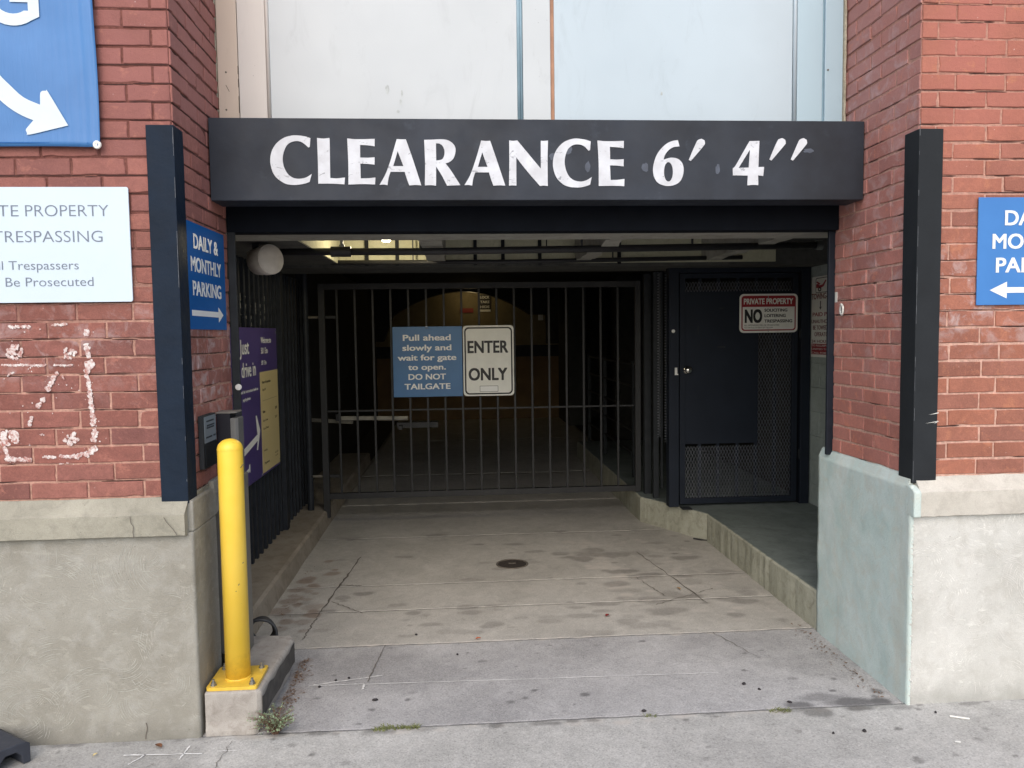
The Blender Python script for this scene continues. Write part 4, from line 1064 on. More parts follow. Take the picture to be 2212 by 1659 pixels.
me = shape2d([[(1.84, .70), (1.93, .712), (1.935, .735), (1.955, .735), (1.955, .68), (1.94, .68), (1.935, .692), (1.84, .68)]], .0012, PLANE('x', PX + .0004)); link("corner_mark", me, M_print, pk)
lettering("small_print", [("Hours of operation", 2.335, 2.58, 1.242, .022, .01), ("Open 24/7", 2.337, 2.435, 1.19, .019), ("Rates", 2.333, 2.40, 1.033, .022, .014), ("Up to 1 hour", 2.335, 2.47, .972, .017), ("Up to 24 hours", 2.335, 2.49, .915, .017), ("$10", 2.70, 2.76, 1.03, .022, .01), ("$20", 2.69, 2.76, .965, .018),
                          ("Help", 2.335, 2.43, .76, .016), ("Payment", 2.34, 2.48, .668, .018, .01), ("Call", 2.66, 2.75, .70, .015), ("us", 2.67, 2.75, .678, .013)], PLANE('x', PX + .002), M_ink, cp_, .0004)
mb = MB().box(PX + .0016, PX + .0021, 2.335, 2.78, 1.12, 1.1215)
mb.build("ruled_line", M_ink, cp_)
for y, z in ((2.80, 1.605), (2.805, .635), (2.27, .61)): MB().lathe([(.0005, .004), (.008, .002), (.009, 0)], (PX, y, z), 10, Matrix.Rotation(R(90), 3, 'Y')).build("screw", M_galv, bd)

# round drum fixture above the fence
Md = Vector((.74, -.66, .03)).to_track_quat('Z', 'Y').to_matrix()
M_drum = plain("dusty white plastic", lin(196, 190, 182), .6, var=.12, sc=14, bump=.2, bsc=30)
df = thing("drum_fixture", "round white drum shaped fixture hung under the ceiling beam near the left bar fence", "light fitting", (.065, 1.26, 2.0))
MB().lathe([(.05, -.12), (.076, -.10), (.084, -.02), (.082, .02), (.074, .030), (.03, .034), (.001, .035)], (.065, 1.26, 2.005), 40, Md).build("drum", M_drum, df, smooth=True)
MB().tube([Vector((.065, 1.26, 2.005)) + Md @ Vector((.081 * math.cos(a * .157), .081 * math.sin(a * .157), .020)) for a in range(40)], .0035, 6, True).build("rim", M_drum, df)
MB().bar((-.02, 1.32, 2.02), (-.02, 1.32, 2.10), .03).build("bracket", M_bar, df)

# ------------------------------------------------------------------ swing gate
GY = 3.65
ga = thing("swing_gate", "closed dark steel bar gate across the driveway", "gate", (1.33, GY, -.1))
M_gate = plain("dusty gate paint", lin(38, 39, 40), .6, .05, var=.2, sc=12, bump=.15)
MB().box(-.082, -.028, GY - .025, GY + .025, -.03, 2.025).build("stile", M_gate, ga, .003)
MB().box(2.702, 2.752, GY - .025, GY + .025, .13, 2.025).build("stile", M_gate, ga, .003)
MB().box(-.028, 2.702, GY - .025, GY + .025, 1.972, 2.024).build("top_rail", M_gate, ga, .003)
MB().box(-.028, 2.702, GY - .025, GY + .025, .135, .186).build("bottom_rail", M_gate, ga, .003)
MB().box(-.028, 2.702, GY + .006, GY + .016, .902, .918).build("middle_rail", M_gate, ga, .002)
for k in range(17):
    x = .076 + .1545 * k
    MB().box(x - .0092, x + .0092, GY - .0092, GY + .0092, .187, 1.971).build("bar", M_gate, ga, .0015)
for z in (1.735, .335):
    mb = MB().tube([(-.20, GY + .02, z - .06), (-.20, GY + .02, z - .012), (-.185, GY + .02, z), (-.082, GY + .02, z)], .013, 8)
    mb.build("hinge", plain("greased hinge steel", lin(120, 116, 106), .5, .4, var=.3), ga)
    MB().box(-.026, .06, GY + .012, GY + .03, z - .012, z + .012).build("hinge_tongue", M_gate, ga)
MB().tube([(-.20, GY + .02, -.05 + .08), (-.20, GY + .02, 2.39)], .028, 12).build("hinge_post", M_bar, ga)

M_blue = NT("blue sign face"); c = M_blue.mix(M_blue.ramp(M_blue.noise(3, 4), .3, .7), lin(44, 98, 148), lin(52, 108, 160)); M_blue = M_blue.out(c, .38)
M_blueB = NT("bright blue sign face"); c = M_blueB.mix(M_blueB.ramp(M_blueB.noise(3, 4), .3, .7), lin(56, 116, 182), lin(66, 128, 196)); M_blueB = M_blueB.out(c, .38)
M_blueD = NT("deep blue sign face"); c = M_blueD.mix(M_blueD.ramp(M_blueD.noise(3, 4), .3, .7), lin(22, 86, 150), lin(28, 94, 162)); M_blueD = M_blueD.out(c, .75, spec=.12)
M_inkb = plain("black sign ink", lin(22, 22, 24), .5)
M_red = plain("dark red sign ink", lin(150, 34, 44), .45)
SY = GY - .03
sg = thing("instruction_sign", "blue sign asking drivers to pull ahead slowly and wait, hung on the gate", "sign", (.855, SY, 1.02))
MB().box(.553, 1.158, SY, SY + .004, 1.026, 1.642).build("plate", M_blue, sg, .001)
lettering("lettering", [("Pull ahead", .642, 1.06, 1.519, .0575), ("slowly and", .636, 1.064, 1.432, .056), ("wait for gate", .594, 1.106, 1.346, .055), ("to open.", .682, 1.013, 1.263, .054), ("DO NOT", .684, 1.012, 1.177, .0545), ("TAILGATE", .648, 1.05, 1.092, .0545)],
          PLANE('y', SY - .0005), M_print, sg, heavy=.026)
MB().tube([(.838, SY - .002, 1.630), (.85, SY - .004, 1.626), (.865, SY - .002, 1.630)], .003, 6).box(.84, .862, SY + .002, GY, 1.63, 1.645).build("wire_tie", M_galv, sg)
sg = thing("enter_only_sign", "white ENTER ONLY sign with a black border hung on the gate", "sign", (1.39, SY, 1.02))
M_refl = plain("reflective white sheet", lin(228, 229, 222), .5, var=.06, sc=8)
link("plate", shape2d([rrect(1.166, 1.612, 1.026, 1.645, .03)], .004, PLANE('y', SY - .002)), M_refl, sg)
link("border", shape2d([rrect(1.178, 1.600, 1.038, 1.631, .038), rrect(1.191, 1.587, 1.051, 1.618, .028)], .0006, PLANE('y', SY - .0062)), M_inkb, sg)
lettering("lettering", [("ENTER", 1.205, 1.563, 1.402, .118), ("ONLY", 1.211, 1.553, 1.161, .119)], PLANE('y', SY - .0062), M_inkb, sg, heavy=.032)
link("sticker", shape2d([rrect(1.31, 1.468, 1.063, 1.112, .003)], .0006, PLANE('y', SY - .0062)), M_print, sg)
link("sticker_border", shape2d([rrect(1.308, 1.470, 1.061, 1.114, .004), rrect(1.311, 1.467, 1.064, 1.111, .003)], .0008, PLANE('y', SY - .0062)), M_inkb, sg)

# gate opener arm behind the gate
ao = thing("gate_opener", "pale folding arm of the gate opener just behind the gate", "gate opener", (.3, 3.95, .70))
M_arm = plain("pale arm paint", lin(126, 123, 112), .5, .1, var=.2, sc=30)
MB().bar((-.40, 4.0, .815), (.16, 3.86, .79), .03, .034).build("arm", M_arm, ao, .003)
MB().bar((.02, 3.80, .835), (.66, 3.80, .822), .028, .036).build("arm", M_arm, ao, .003)
MB().box(.02, .05, 3.77, 3.83, .81, .875).build("bracket", M_gate, ao, .003)
MB().box(.56, .93, 3.77, 3.85, .735, .785).build("bracket", M_gate, ao, .003)
MB().bar((.60, 3.80, .75), (.60, GY + .01, .75), .03).build("gate_lug", M_gate, ao)

# guard rail along the inner walkway
hr = thing("guard_rail", "dark horizontal guard rail along the walkway behind the gate", "railing", (2.86, 5.8, .12))
for y in (4.35, 5.9, 7.0): MB().box(2.84, 2.88, y, y + .04, .12, 1.28).build("post", M_black2, hr)
for z in (1.25, 1.03, .80, .58, .36): MB().tube([(2.86, 4.3, z), (2.86, 7.04, z)], .012, 8).build("rail", M_gate, hr)

# ------------------------------------------------------------------ side screen between gate and door
ss = thing("side_screen", "narrow dark screen of posts and torn expanded metal between the gate and the door", "screen", (2.82, 3.3, .12))
MB().box(2.77, 2.83, 3.56, 3.62, .11, 2.08).build("post", M_black2, ss, .002)
MB().box(2.80, 2.845, 3.36, 3.40, .11, 2.083).build("post", M_black2, ss, .002)
for (x, y) in ((2.86, 3.32), (2.90, 3.24)): MB().box(x - .008, x + .008, y - .008, y + .008, .22, 2.083).build("bar", M_black2, ss)
M_mesh = plain("grey expanded metal", lin(98, 102, 108), .6, .0, var=.2, sc=30)
for q, (x, y, zb) in enumerate(((2.845, 3.335, .66), (2.885, 3.255, .63), (2.925, 3.20, .60))):
    mb = MB()
    for k in range(60):
        z = zb + .024 * k
        if z > 2.07: break
        w_ = .016 + .004 * mnoise.noise(Vector((z * 9, q, 1)))
        mb.bar((x - w_, y + .008, z), (x + w_, y - .008, z + .013), .004); mb.bar((x + w_, y - .006, z + .013), (x - w_, y + .010, z + .025), .004)
    mb.build("mesh_strip", M_mesh, ss)
mb = MB(); rg = random.Random(3)
for k in range(9):
    x = 2.86 + .1 * rg.random(); z = .27 + .07 * rg.random()
    mb.add([(x, 3.26, z), (x + .03, 3.25, z - .01), (x + .035 + .01 * rg.random(), 3.22, z - .05 - .03 * rg.random()), (x + .005, 3.235, z - .045)], [(0, 1, 2, 3)])
mb.build("torn_mesh", M_mesh, ss)

# ------------------------------------------------------------------ mesh door
DY = 3.03
dr = thing("mesh_door", "dark steel door with expanded metal mesh panels and a round knob on the raised walkway", "door", (3.4, DY, .122))
M_door = plain("blue black door paint", lin(30, 36, 46), .55, .0, var=.14, sc=5, bump=.12, bsc=70, spec=.2)
MB().box(2.838, 2.920, DY - .03, DY + .06, .122, 2.083).build("frame_post", M_door, dr, .003)
MB().box(3.945, 4.022, DY - .03, DY + .06, .122, 2.083).build("frame_post", M_door, dr, .003)
MB().box(2.921, 3.944, DY - .02, DY + .05, 2.045, 2.083).build("frame_head", M_door, dr, .003)
z0, z1 = .142, 2.04
def ring_frame(x0, x1, za, zb, wl, wr, wb, wt, y0, y1):
    o_ = [(x0, za), (x1, za), (x1, zb), (x0, zb)]; i_ = [(x0 + wl, za + wb), (x1 - wr, za + wb), (x1 - wr, zb - wt), (x0 + wl, zb - wt)]
    V = [(x, y, z) for y in (y0, y1) for L in (o_, i_) for x, z in L]
    F = []
    for k in range(4):
        j = (k + 1) % 4
        F += [(k, j, 4 + j, 4 + k), (8 + k, 12 + k, 12 + j, 8 + j), (k, 8 + k, 8 + j, j), (4 + k, 4 + j, 12 + j, 12 + k)]
    return MB().add(V, F)
lf_ = ring_frame(2.930, 3.922, z0, z1, .045, .047, .048, .04, DY - .02, DY + .02).build("door_leaf", M_door, dr, .003)
MB().box(2.9755, 3.588, DY - .013, DY - .008, .641, 1.89).build("lock_panel", M_door, lf_, .001)
for x in (3.10, 3.255, 3.417, 3.575, 3.735): MB().box(x - .013, x + .013, DY - .006, DY + .014, .191, 1.999).build("bar", M_door, lf_, .002)
MB().box(2.976, 3.874, DY + .002, DY + .012, 1.86, 1.90).build("bar", M_door, lf_)
def mesh_panel(name, x0, x1, za, zb, y, wx=.031, wz=.0145):
    """flat expanded metal, diamonds taller than wide"""
    mb = MB(); dx, dz = .0255, .054; tk = .0046
    i0 = int((x0 - 3) / dx) - 1; nz_ = int((zb - za) / dz) + 1
    def seg(p, q):
        # clip to rectangle by sampling the segment's ends
        (ax, az), (bx, bz) = p, q
        if ax < x0 or ax > x1 or bx < x0 or bx > x1 or az < za or bz > zb: return
        ln = math.hypot(bx - ax, bz - az); nx_, nz__ = -(bz - az) / ln * tk / 2, (bx - ax) / ln * tk / 2
        mb.add([(ax + nx_, y, az + nz__), (bx + nx_, y - .0015, bz + nz__), (bx - nx_, y + .0015, bz - nz__), (ax - nx_, y, az - nz__)], [(0, 1, 2, 3)])
    for i in range(int((x1 - x0) / dx) + 2):
        for j in range(nz_ + 1):
            x = x0 + i * dx; z = za + j * dz
            a = (x, z); r_ = (x + dx / 2, z + dz / 2)
            seg(a, r_); seg((x - dx / 2, z + dz / 2) if False else (x + dx / 2, z + dz / 2), (x + dx, z + dz)) if False else None
            seg((x, z), (x - dx / 2, z + dz / 2)); seg((x - dx / 2, z + dz / 2), (x, z + dz)); seg((x + dx / 2, z + dz / 2), (x, z + dz))
    return mb.build(name, M_mesh, lf_, recalc=False)
mesh_panel("lower_mesh", 2.976, 3.589, .191, .640, DY - .0075)
mesh_panel("side_mesh", 3.589, 3.874, .191, 1.89, DY - .0075)
mesh_panel("upper_mesh", 2.976, 3.874, 1.892, 1.998, DY - .0075)
kn = MB().lathe([(.001, .055), (.02, .053), (.029, .043), (.03, .033), (.022, .022), (.013, .016), (.013, .008), (.033, .006), (.035, 0)], (2.992, DY - .02, 1.255), 28, Matrix.Rotation(R(90), 3, 'X')).build("knob", plain("polished steel", lin(190, 190, 186), .18, 1., var=.05), lf_, smooth=True)
MB().box(2.884, 2.904, DY - .034, DY - .030, 1.215, 1.275).box(2.904, 2.912, DY - .034, DY - .030, 1.215, 1.225).build("strike_plate", M_white, dr)
for z in (.50, 1.5): MB().box(3.93, 3.942, DY - .028, DY - .02, z, z + .08).build("hinge", M_black2, lf_)
for x, z, w, h in ((3.245, 1.43, .066, .016), (3.08, 1.55, .007, .06), (3.26, 1.75, .04, .01)): MB().box(x, x + w, DY - .0136, DY - .013, z, z + h).build("tape_mark", M_black2, lf_)
MB().box(2.92, 3.0, DY - .14, DY - .04, .1215, .130).build("floor_plate", M_black2, dr, .003)
tag(MB().lathe([(.001, .001), (.013, 0), (.0145, -.003), (.0145, -.004)], (2.872, DY - .034, 1.573), 18, Matrix.Rotation(R(90), 3, 'X')).build("reflector", M_white), "small white round reflector on the dark door frame above the knob", "reflector")

PYs = DY - .026
sg = thing("no_trespassing_sign", "white and red sign with PRIVATE PROPERTY and a big NO on the mesh door", "sign", (3.665, PYs, 1.55))
link("plate", shape2d([rrect(3.423, 3.912, 1.551, 1.868, .036)], .003, PLANE('y', PYs)), M_refl, sg)
link("red_frame", shape2d([rrect(3.439, 3.896, 1.567, 1.853, .026), [(3.449, 1.762), (3.449, 1.590), (3.462, 1.577), (3.873, 1.577), (3.886, 1.590), (3.886, 1.762)]], .0006, PLANE('y', PYs - .0032)), M_red, sg)
lettering("lettering", [("PRIVATE PROPERTY", 3.458, 3.872, 1.783, .051, .03)], PLANE('y', PYs - .004), M_refl, sg)
lettering("black_lettering", [("NO", 3.467, 3.613, 1.63, .121, .045), ("SOLICITING", 3.632, 3.825, 1.722, .026, .03), ("LOITERING", 3.633, 3.811, 1.677, .027, .03), ("TRESPASSING", 3.631, 3.867, 1.633, .027, .03), ("ALL OFFENDERS WILL BE PROSECUTED", 3.463, 3.756, 1.607, .012), ("TO THE FULL EXTENT OF THE LAW", 3.463, 3.705, 1.588, .011)],
          PLANE('y', PYs - .0033), M_inkb, sg, .0005)
for z in (1.838, 1.57): MB().bar((3.665, PYs - .0045, z - .012), (3.662, PYs - .0045, z + .014), .005, .003).build("wire_tie", M_galv, sg)

# towing notice on the block wall
TX = 4.030
TS = .145
tw = thing("towing_notice", "tall white towing notice in red letters on the block wall beside the door", "sign", (TX, 2.85, 1.345))
MB().box(TX - .003, TX, 2.54 - TS, 3.14 - TS, 1.348, 1.998).build("plate", M_refl, tw)
Mt = PLANE('xm', TX - .0032) @ Matrix.Translation((TS, 0, 0))
lettering("red_lettering", [("TOWING-ENFORCED", -3.137, -2.56, 1.815, .05, .02), ("UNAUTHORIZED CARS", -3.136, -2.56, 1.622, .03, .01), ("BE TOWED AT OWNER", -3.11, -2.58, 1.57, .036, .01), ("OPERATOR EXPENSE", -3.08, -2.6, 1.516, .035, .01), ("24 HOURS A DAY", -3.13, -2.57, 1.464, .025, .01)], Mt, plain("brown red ink", lin(116, 44, 46), .6), tw)
lettering("lettering", [("PAID PARKING", -3.118, -2.57, 1.677, .034, .015)], Mt, M_red, tw)
MB().box(TX - .0042, TX - .003, 2.555 - TS, 3.132 - TS, 1.370, 1.456).build("red_block", M_red, tw)
lettering("block_lettering", [("TO RECLAIM VEHICLE CALL", -3.125, -2.57, 1.434, .016), ("UNITED TOWING LOT", -3.125, -2.57, 1.405, .016), ("CALL FOR LOCATION", -3.125, -2.57, 1.376, .016)], PLANE('xm', TX - .0044) @ Matrix.Translation((TS, 0, 0)), M_refl, tw)
me = shape2d([rrect(-3.07, -2.63, 1.865, 1.985, .02), rrect(-3.065, -2.635, 1.87, 1.98, .017)], .0005, Mt); link("icon_border", me, M_inkb, tw)
me = shape2d([[(-3.06, 1.905), (-3.06, 1.935), (-3.03, 1.94), (-3.0, 1.925), (-2.95, 1.93), (-2.90, 1.965), (-2.885, 1.96), (-2.93, 1.915), (-2.97, 1.905)], [(-3.06, 1.95), (-3.05, 1.96), (-2.99, 1.94), (-3.0, 1.93)]], .0005, Mt); link("tow_icon", me, M_red, tw)
me = shape2d([[(-3.0 + .03 * math.cos(k * .524), 1.893 + .018 * math.sin(k * .524)) for k in range(12)], [(-3.0 + .013 * math.cos(k * .524), 1.893 + .008 * math.sin(k * .524)) for k in range(12)]], .0006, Mt); link("wheel_icon", me, M_inkb, tw)
me = shape2d([[(-2.99, 1.80), (-2.975, 1.80), (-2.975, 1.745), (-2.955, 1.757), (-2.982, 1.73), (-3.01, 1.757), (-2.99, 1.745)]], .0005, Mt); link("hook_icon", me, M_inkb, tw)

# ------------------------------------------------------------------ signs on the brickwork
sg = thing("daily_parking_sign", "blue Daily & Monthly Parking sign with an arrow pointing right on the left jamb", "sign", (.006, .35, 1.61))
MB().box(.0015, .0055, .075, .618, 1.608, 2.062).build("plate", M_blueD, sg, .001)
lettering("lettering", [("DAILY &", .175, .515, 1.952, .068, .022), ("MONTHLY", .133, .552, 1.853, .068, .022), ("PARKING", .147, .543, 1.752, .067, .022)], PLANE('x', .006), M_print, sg)
link("arrow", shape2d([[(.127, 1.666), (.127, 1.690), (.494, 1.690), (.494, 1.712), (.566, 1.677), (.494, 1.642), (.494, 1.665)]], .0006, PLANE('x', .0058)), M_print, sg)
sg = thing("daily_parking_sign", "bright blue Daily & Monthly Parking sign with an arrow pointing left on the right pier", "sign", (3.65, -.01, 1.668))
MB().box(3.361, 3.93, -.0105, -.0055, 1.668, 2.129).build("plate", M_blueB, sg, .001)
lettering("lettering", [("DAILY &", 3.480, 3.812, 2.009, .069, .022), ("MONTHLY", 3.426, 3.866, 1.909, .069, .022), ("PARKING", 3.444, 3.848, 1.807, .069, .022)], PLANE('y', -.011), M_print, sg)
link("arrow", shape2d([[(3.419, 1.732), (3.497, 1.768), (3.497, 1.744), (3.87, 1.744), (3.87, 1.72), (3.497, 1.72), (3.497, 1.696)]], .0006, PLANE('y', -.0108)), M_print, sg)

sg = thing("private_property_sign", "large plain white Private Property No Trespassing sign on the left pier", "sign", (-.58, -.01, 1.72))
M_ws = plain("white enamel sheet", lin(198, 214, 226), .4, var=.04, sc=3)
link("plate", shape2d([rrect(-.985, -.178, 1.721, 2.174, .008, 3)], .006, PLANE('y', -.006)), M_ws, sg)
M_gink = plain("slate lettering", lin(112, 122, 138), .6)
lettering("lettering", [("PROPERTY", -.574, -.257, 2.06, .046, -.012), ("PRIVATE", -.875, -.600, 2.06, .046, -.012), ("TRESPASSING", -.703, -.284, 1.959, .046, -.012), ("NO", -.82, -.735, 1.959, .046, -.012), ("Trespassers", -.648, -.381, 1.851, .036, -.008), ("All", -.725, -.670, 1.851, .036, -.008), ("Be Prosecuted", -.663, -.327, 1.785, .037, -.008), ("Will", -.77, -.69, 1.785, .037, -.008)],
          PLANE('y', -.0125), M_gink, sg)

# banner
bn = thing("banner", "blue vinyl banner with a white curved arrow hung on the left pier", "banner", (-.75, -.02, 2.325))
t = NT("blue vinyl")
c = t.mix(t.ramp(t.noise(2.2, 4, .6), .3, .7), lin(56, 110, 168), lin(72, 128, 188)); M_vinyl = t.out(c, .42, 0, t.bump(t.noise(14, 4, .6, .5, stretch=(5, 1, .6)), .12, .01))
mb = MB(); nx_, nz_ = 124, 50; vs_ = []
for j in range(nz_ + 1):
    for i in range(nx_ + 1):
        x = -1.70 + 1.430 * i / nx_; z = 2.327 + 1.05 * j / nz_
        e = max(0, (x + .50) / .23)
        w = .0028 * math.sin(x * 210 + .8 * math.sin(z * 7)) * e * (1 - .6 * j / nz_) if e > 0 else 0
        w += .006 * mnoise.noise(Vector((x * 4, z * 3, 1)))
        if i >= nx_ - 3: w -= .003
        if j <= 1: w -= .002
        xx = x + (.004 * math.sin((z - 2.327) * 5) if i == nx_ else 0) - .012 * (j / nz_)
        vs_.append((xx, -.021 + w, z + .002 * math.sin(x * 9)))
mb.add(vs_, [(j * (nx_ + 1) + i, j * (nx_ + 1) + i + 1, (j + 1) * (nx_ + 1) + i + 1, (j + 1) * (nx_ + 1) + i) for j in range(nz_) for i in range(nx_)])
sh = mb.build("sheet", M_vinyl, bn, smooth=True)
so = sh.modifiers.new("thick", 'SOLIDIFY'); so.thickness = .0012
M_wprint = plain("white vinyl print", lin(206, 220, 226), .5, var=.04)
def drape(me):
    for v in me.vertices:
        v.co.y += .006 * mnoise.noise(Vector((v.co.x * 4, v.co.z * 3, 1)))
    return me
aL = [(-.90, 2.72), (-.80, 2.665), (-.70, 2.635)]
outl = smooth_loop([(-.80, 2.86), (-.72, 2.72), (-.645, 2.612), (-.60, 2.562), (-.55, 2.515), (-.489, 2.487), (-.4865, 2.53), (-.478, 2.540), (-.464, 2.540), (-.456, 2.534), (-.387, 2.408), (-.532, 2.374), (-.545, 2.379), (-.549, 2.390), (-.545, 2.398), (-.518, 2.428), (-.56, 2.446), (-.61, 2.478), (-.66, 2.525), (-.73, 2.60), (-.82, 2.73), (-.88, 2.86)], 3)
link("arrow", drape(shape2d([outl], .0012, PLANE('y', -.0255))), M_wprint, bn)
me_ = lettering("lettering", [("PARKIN", -1.64, -.715, 2.795, .212, .03)], PLANE('y', -.026), M_wprint, bn); drape(me_.data)
def arc(cx, cz, rx, rz, a0, a1, n_=20): return [(cx + rx * math.cos(R(a0 + (a1 - a0) * k / n_)), cz + rz * math.sin(R(a0 + (a1 - a0) * k / n_))) for k in range(n_ + 1)]
G = arc(-.575, 2.90, .115, .112, 40, 305, 26) + [(-.478, 2.823), (-.478, 2.915), (-.585, 2.915), (-.585, 2.877), (-.519, 2.877), (-.519, 2.845)] + arc(-.575, 2.90, .070, .067, 305, 50, 22)
link("letter_g", drape(shape2d([G], .0012, PLANE('y', -.0255))), M_wprint, bn)
MB().lathe([(.005, .004), (.008, .006), (.014, .006), (.0165, .003), (.0165, 0)], (-.282, -.0245, 2.335), 24, Matrix.Rotation(R(90), 3, 'X')).build("grommet", M_white, bn, smooth=False)
MB().tube([(-1.69, -.0245, 2.342), (-.30, -.0245, 2.342)], .0012, 5).build("hem_stitch", M_blueD, bn)

# keypad plaque and white fitting on the jambs
pq = thing("wall_plaque", "narrow grey and black plaque on the left brick jamb", "plaque", (.01, .245, 1.01))
MB().box(.0015, .022, .157, .335, 1.005, 1.236).build("casing", M_black2, pq, .002)
MB().box(.0222, .024, .172, .330, 1.116, 1.230).build("label_plate", plain("dull aluminium", lin(132, 142, 150), .45, .3), pq)
MB().box(.0222, .0265, .172, .330, 1.012, 1.110).build("dark_cover", M_black, pq, .002)
mb = MB()
for z, a, b_ in ((1.205, .20, .30), (1.186, .205, .31), (1.176, .20, .30), (1.135, .19, .27), (1.135, .29, .32)):
    y = a
    while y < b_: w = random.uniform(.006, .014); mb.box(.0241, .0245, y, min(y + w, b_), z, z + .007); y += w + .004
mb.build("worn_text", M_black, pq.children[1])
rf = thing("ring_fitting", "small white oval ring fitting on the right brick jamb beside the frame", "fitting", (XR - .01, .62, 1.67))
Mr = Matrix.Rotation(R(-90), 3, 'Y')
MB().tube([(XR - .006 - .009 * (1 if 3 < k < 14 else .3), .63 + .021 * math.cos(k * .3307), 1.672 + .027 * math.sin(k * .3307)) for k in range(19)], .0052, 8, True).build("ring", M_white, rf, smooth=True)
MB().box(XR - .010, XR - .001, .618, .642, 1.655, 1.69).build("base", M_galv, rf, .003)
tag(MB().box(XR - .003, XR - .0005, .70, .722, 1.712, 1.765).build("white_patch", M_white), "small white scrap stuck on the right jamb above the ring fitting", "sticker")

# ------------------------------------------------------------------ bollard on its block, card reader, cable
bk = MB()
prof_top = [(.034, .002), (.245, .002), (.262, .012), (.279, .575), (.262, .61), (.034, .62)]
prof_mid = [(.034, .0), (.25, .0), (.268, .012), (.286, .575), (.268, .618), (.034, .628)]
prof_bot = [(.034, -.006), (.236, -.006), (.250, .01), (.262, .58), (.25, .62), (.034, .63)]
V = []
for P, z in ((prof_bot, -.13), (prof_bot, -.075), (prof_mid, -.035), (prof_mid, .075), (prof_top, .09)): V += [(x, y, z) for x, y in P]
bk.add(V, [(r_ * 6 + k, r_ * 6 + (k + 1) % 6, (r_ + 1) * 6 + (k + 1) % 6, (r_ + 1) * 6 + k) for r_ in range(4) for k in range(6)] + [(5, 4, 3, 2, 1, 0), tuple(24 + k for k in range(6))])
blk = tag(bk.build("concrete_block", concrete_mat("worn block concrete", lin(154, 149, 142), lin(176, 171, 164), lin(122, 115, 107), pits=.5, scale=2), bevel=.008), "low concrete block under the yellow bollard", "concrete block")
mb = MB(); vs_ = []
for i in range(30):
    y = .012 + .56 * i / 29; x = .2685 + (.018) * i / 29
    vs_ += [(x + .0015, y, -.03 + .012 * mnoise.noise(Vector((y * 9, 1, 1)))), (x + .0015, y, .062 + .014 * mnoise.noise(Vector((y * 12, 4, 1))))]
mb.add(vs_, [(2 * i, 2 * i + 1, 2 * i + 3, 2 * i + 2) for i in range(29)]).build("tyre_scuff", plain("black tyre scuff", lin(78, 75, 72), .8, var=.4, sc=30), blk)

M_yel = NT("yellow bollard paint")
c = M_yel.mix(M_yel.ramp(M_yel.noise(4, 4), .3, .7), lin(244, 204, 66), lin(250, 214, 88))
dk = M_yel.math('MULTIPLY', M_yel.ramp(M_yel.noise(26, 6, .75, 1.), .66, .72), .5)
gz = M_yel.math('ADD', M_yel.sep()[2], M_yel.math('MULTIPLY', M_yel.noise(30, 5, .7), .25))
c = M_yel.mix(M_yel.ramp(gz, .20, .34, .45, 0.), c, lin(168, 132, 58))
c = M_yel.mix(M_yel.math('MULTIPLY', M_yel.ramp(M_yel.noise(9, 5, .7, .3, stretch=(2, 2, .3)), .60, .72), .3), c, lin(206, 168, 66))
M_yel = M_yel.out(M_yel.mix(dk, c, lin(150, 110, 30)), .38, 0, M_yel.bump(M_yel.noise(120, 4), .15, .003))
bo = thing("bollard", "yellow steel bollard bolted to the low concrete block left of the driveway", "bollard", (.14, .115, .09))
bx, by = .143, .118
MB().lathe([(.052, .105), (.0523, 1.10)] + [(.0523 * math.cos(a * math.pi / 16), 1.10 + .043 * math.sin(a * math.pi / 16)) for a in range(1, 8)] + [(.001, 1.1435)], (bx, by, 0), 48).build("post", M_yel, bo, smooth=True); post_ = bo.children[0]
MB().tube([(bx + .0526 * math.cos(k * .1309), by + .0526 * math.sin(k * .1309), 1.098) for k in range(48)], .0012, 5, True).build("cap_seam", M_yel, post_)
MB().tube([(bx + .052 * math.cos(k * .1309), by + .052 * math.sin(k * .1309), .107) for k in range(48)], .005, 6, True).build("weld", M_yel, post_, smooth=True)
bpl = link("base_plate", shape2d([rrect(bx - .105, bx + .105, by - .107, by + .105, .012, 3)], .014, Matrix.Translation((0, 0, .091))), M_yel, bo, .0015)
for dx_ in (-.08, .08):
    for dy_ in (-.082, .08):
        MB().lathe([(.014, .105), (.014, .108), (.0105, .1085), (.0105, .118), (.006, .119), (.006, .131), (.001, .132)], (bx + dx_, by + dy_, 0), 6).build("bolt", M_galv, bpl)
mb = MB()
for z, a, l_ in ((.52, -1.05, .008), (.495, -1.25, .004), (.61, -.6, .006), (1.02, -.45, .02)):
    x, y = bx + .0527 * math.cos(a), by + .0527 * math.sin(a); mb.bar((x, y, z), (x + l_ * .6, y + l_ * .4, z + l_ * .8), .0025, .002)
mb.build("scratch", M_crack, post_)

cr = thing("card_reader", "black card reader box on a grey steel post behind the yellow bollard", "card reader", (.05, .46, .09))
M_post = plain("grey post paint", lin(118, 115, 109), .5, .1, var=.12, sc=9)
MB().box(-.035, .113, .405, .50, .09, .935).build("post", M_post, cr, .004)
MB().box(.004, .066, .40, .50, .936, 1.222).build("reader_box", plain("black plastic", lin(38, 38, 44), .6, var=.1, spec=.2), cr, .004); rb_ = cr.children[-1]
MB().prism([(.0662, .40), (.09, .40), (.1, .412), (.1, .50), (.0662, .50)], 'z', .936, 1.200).build("side_cover", plain("grey plastic", lin(104, 104, 102), .5, var=.08), rb_, .003)
MB().prism([(.003, .399), (.07, .399), (.094, .418), (.094, .503), (.003, .503)], 'z', 1.2225, 1.230).build("lid", M_post, rb_, .002)

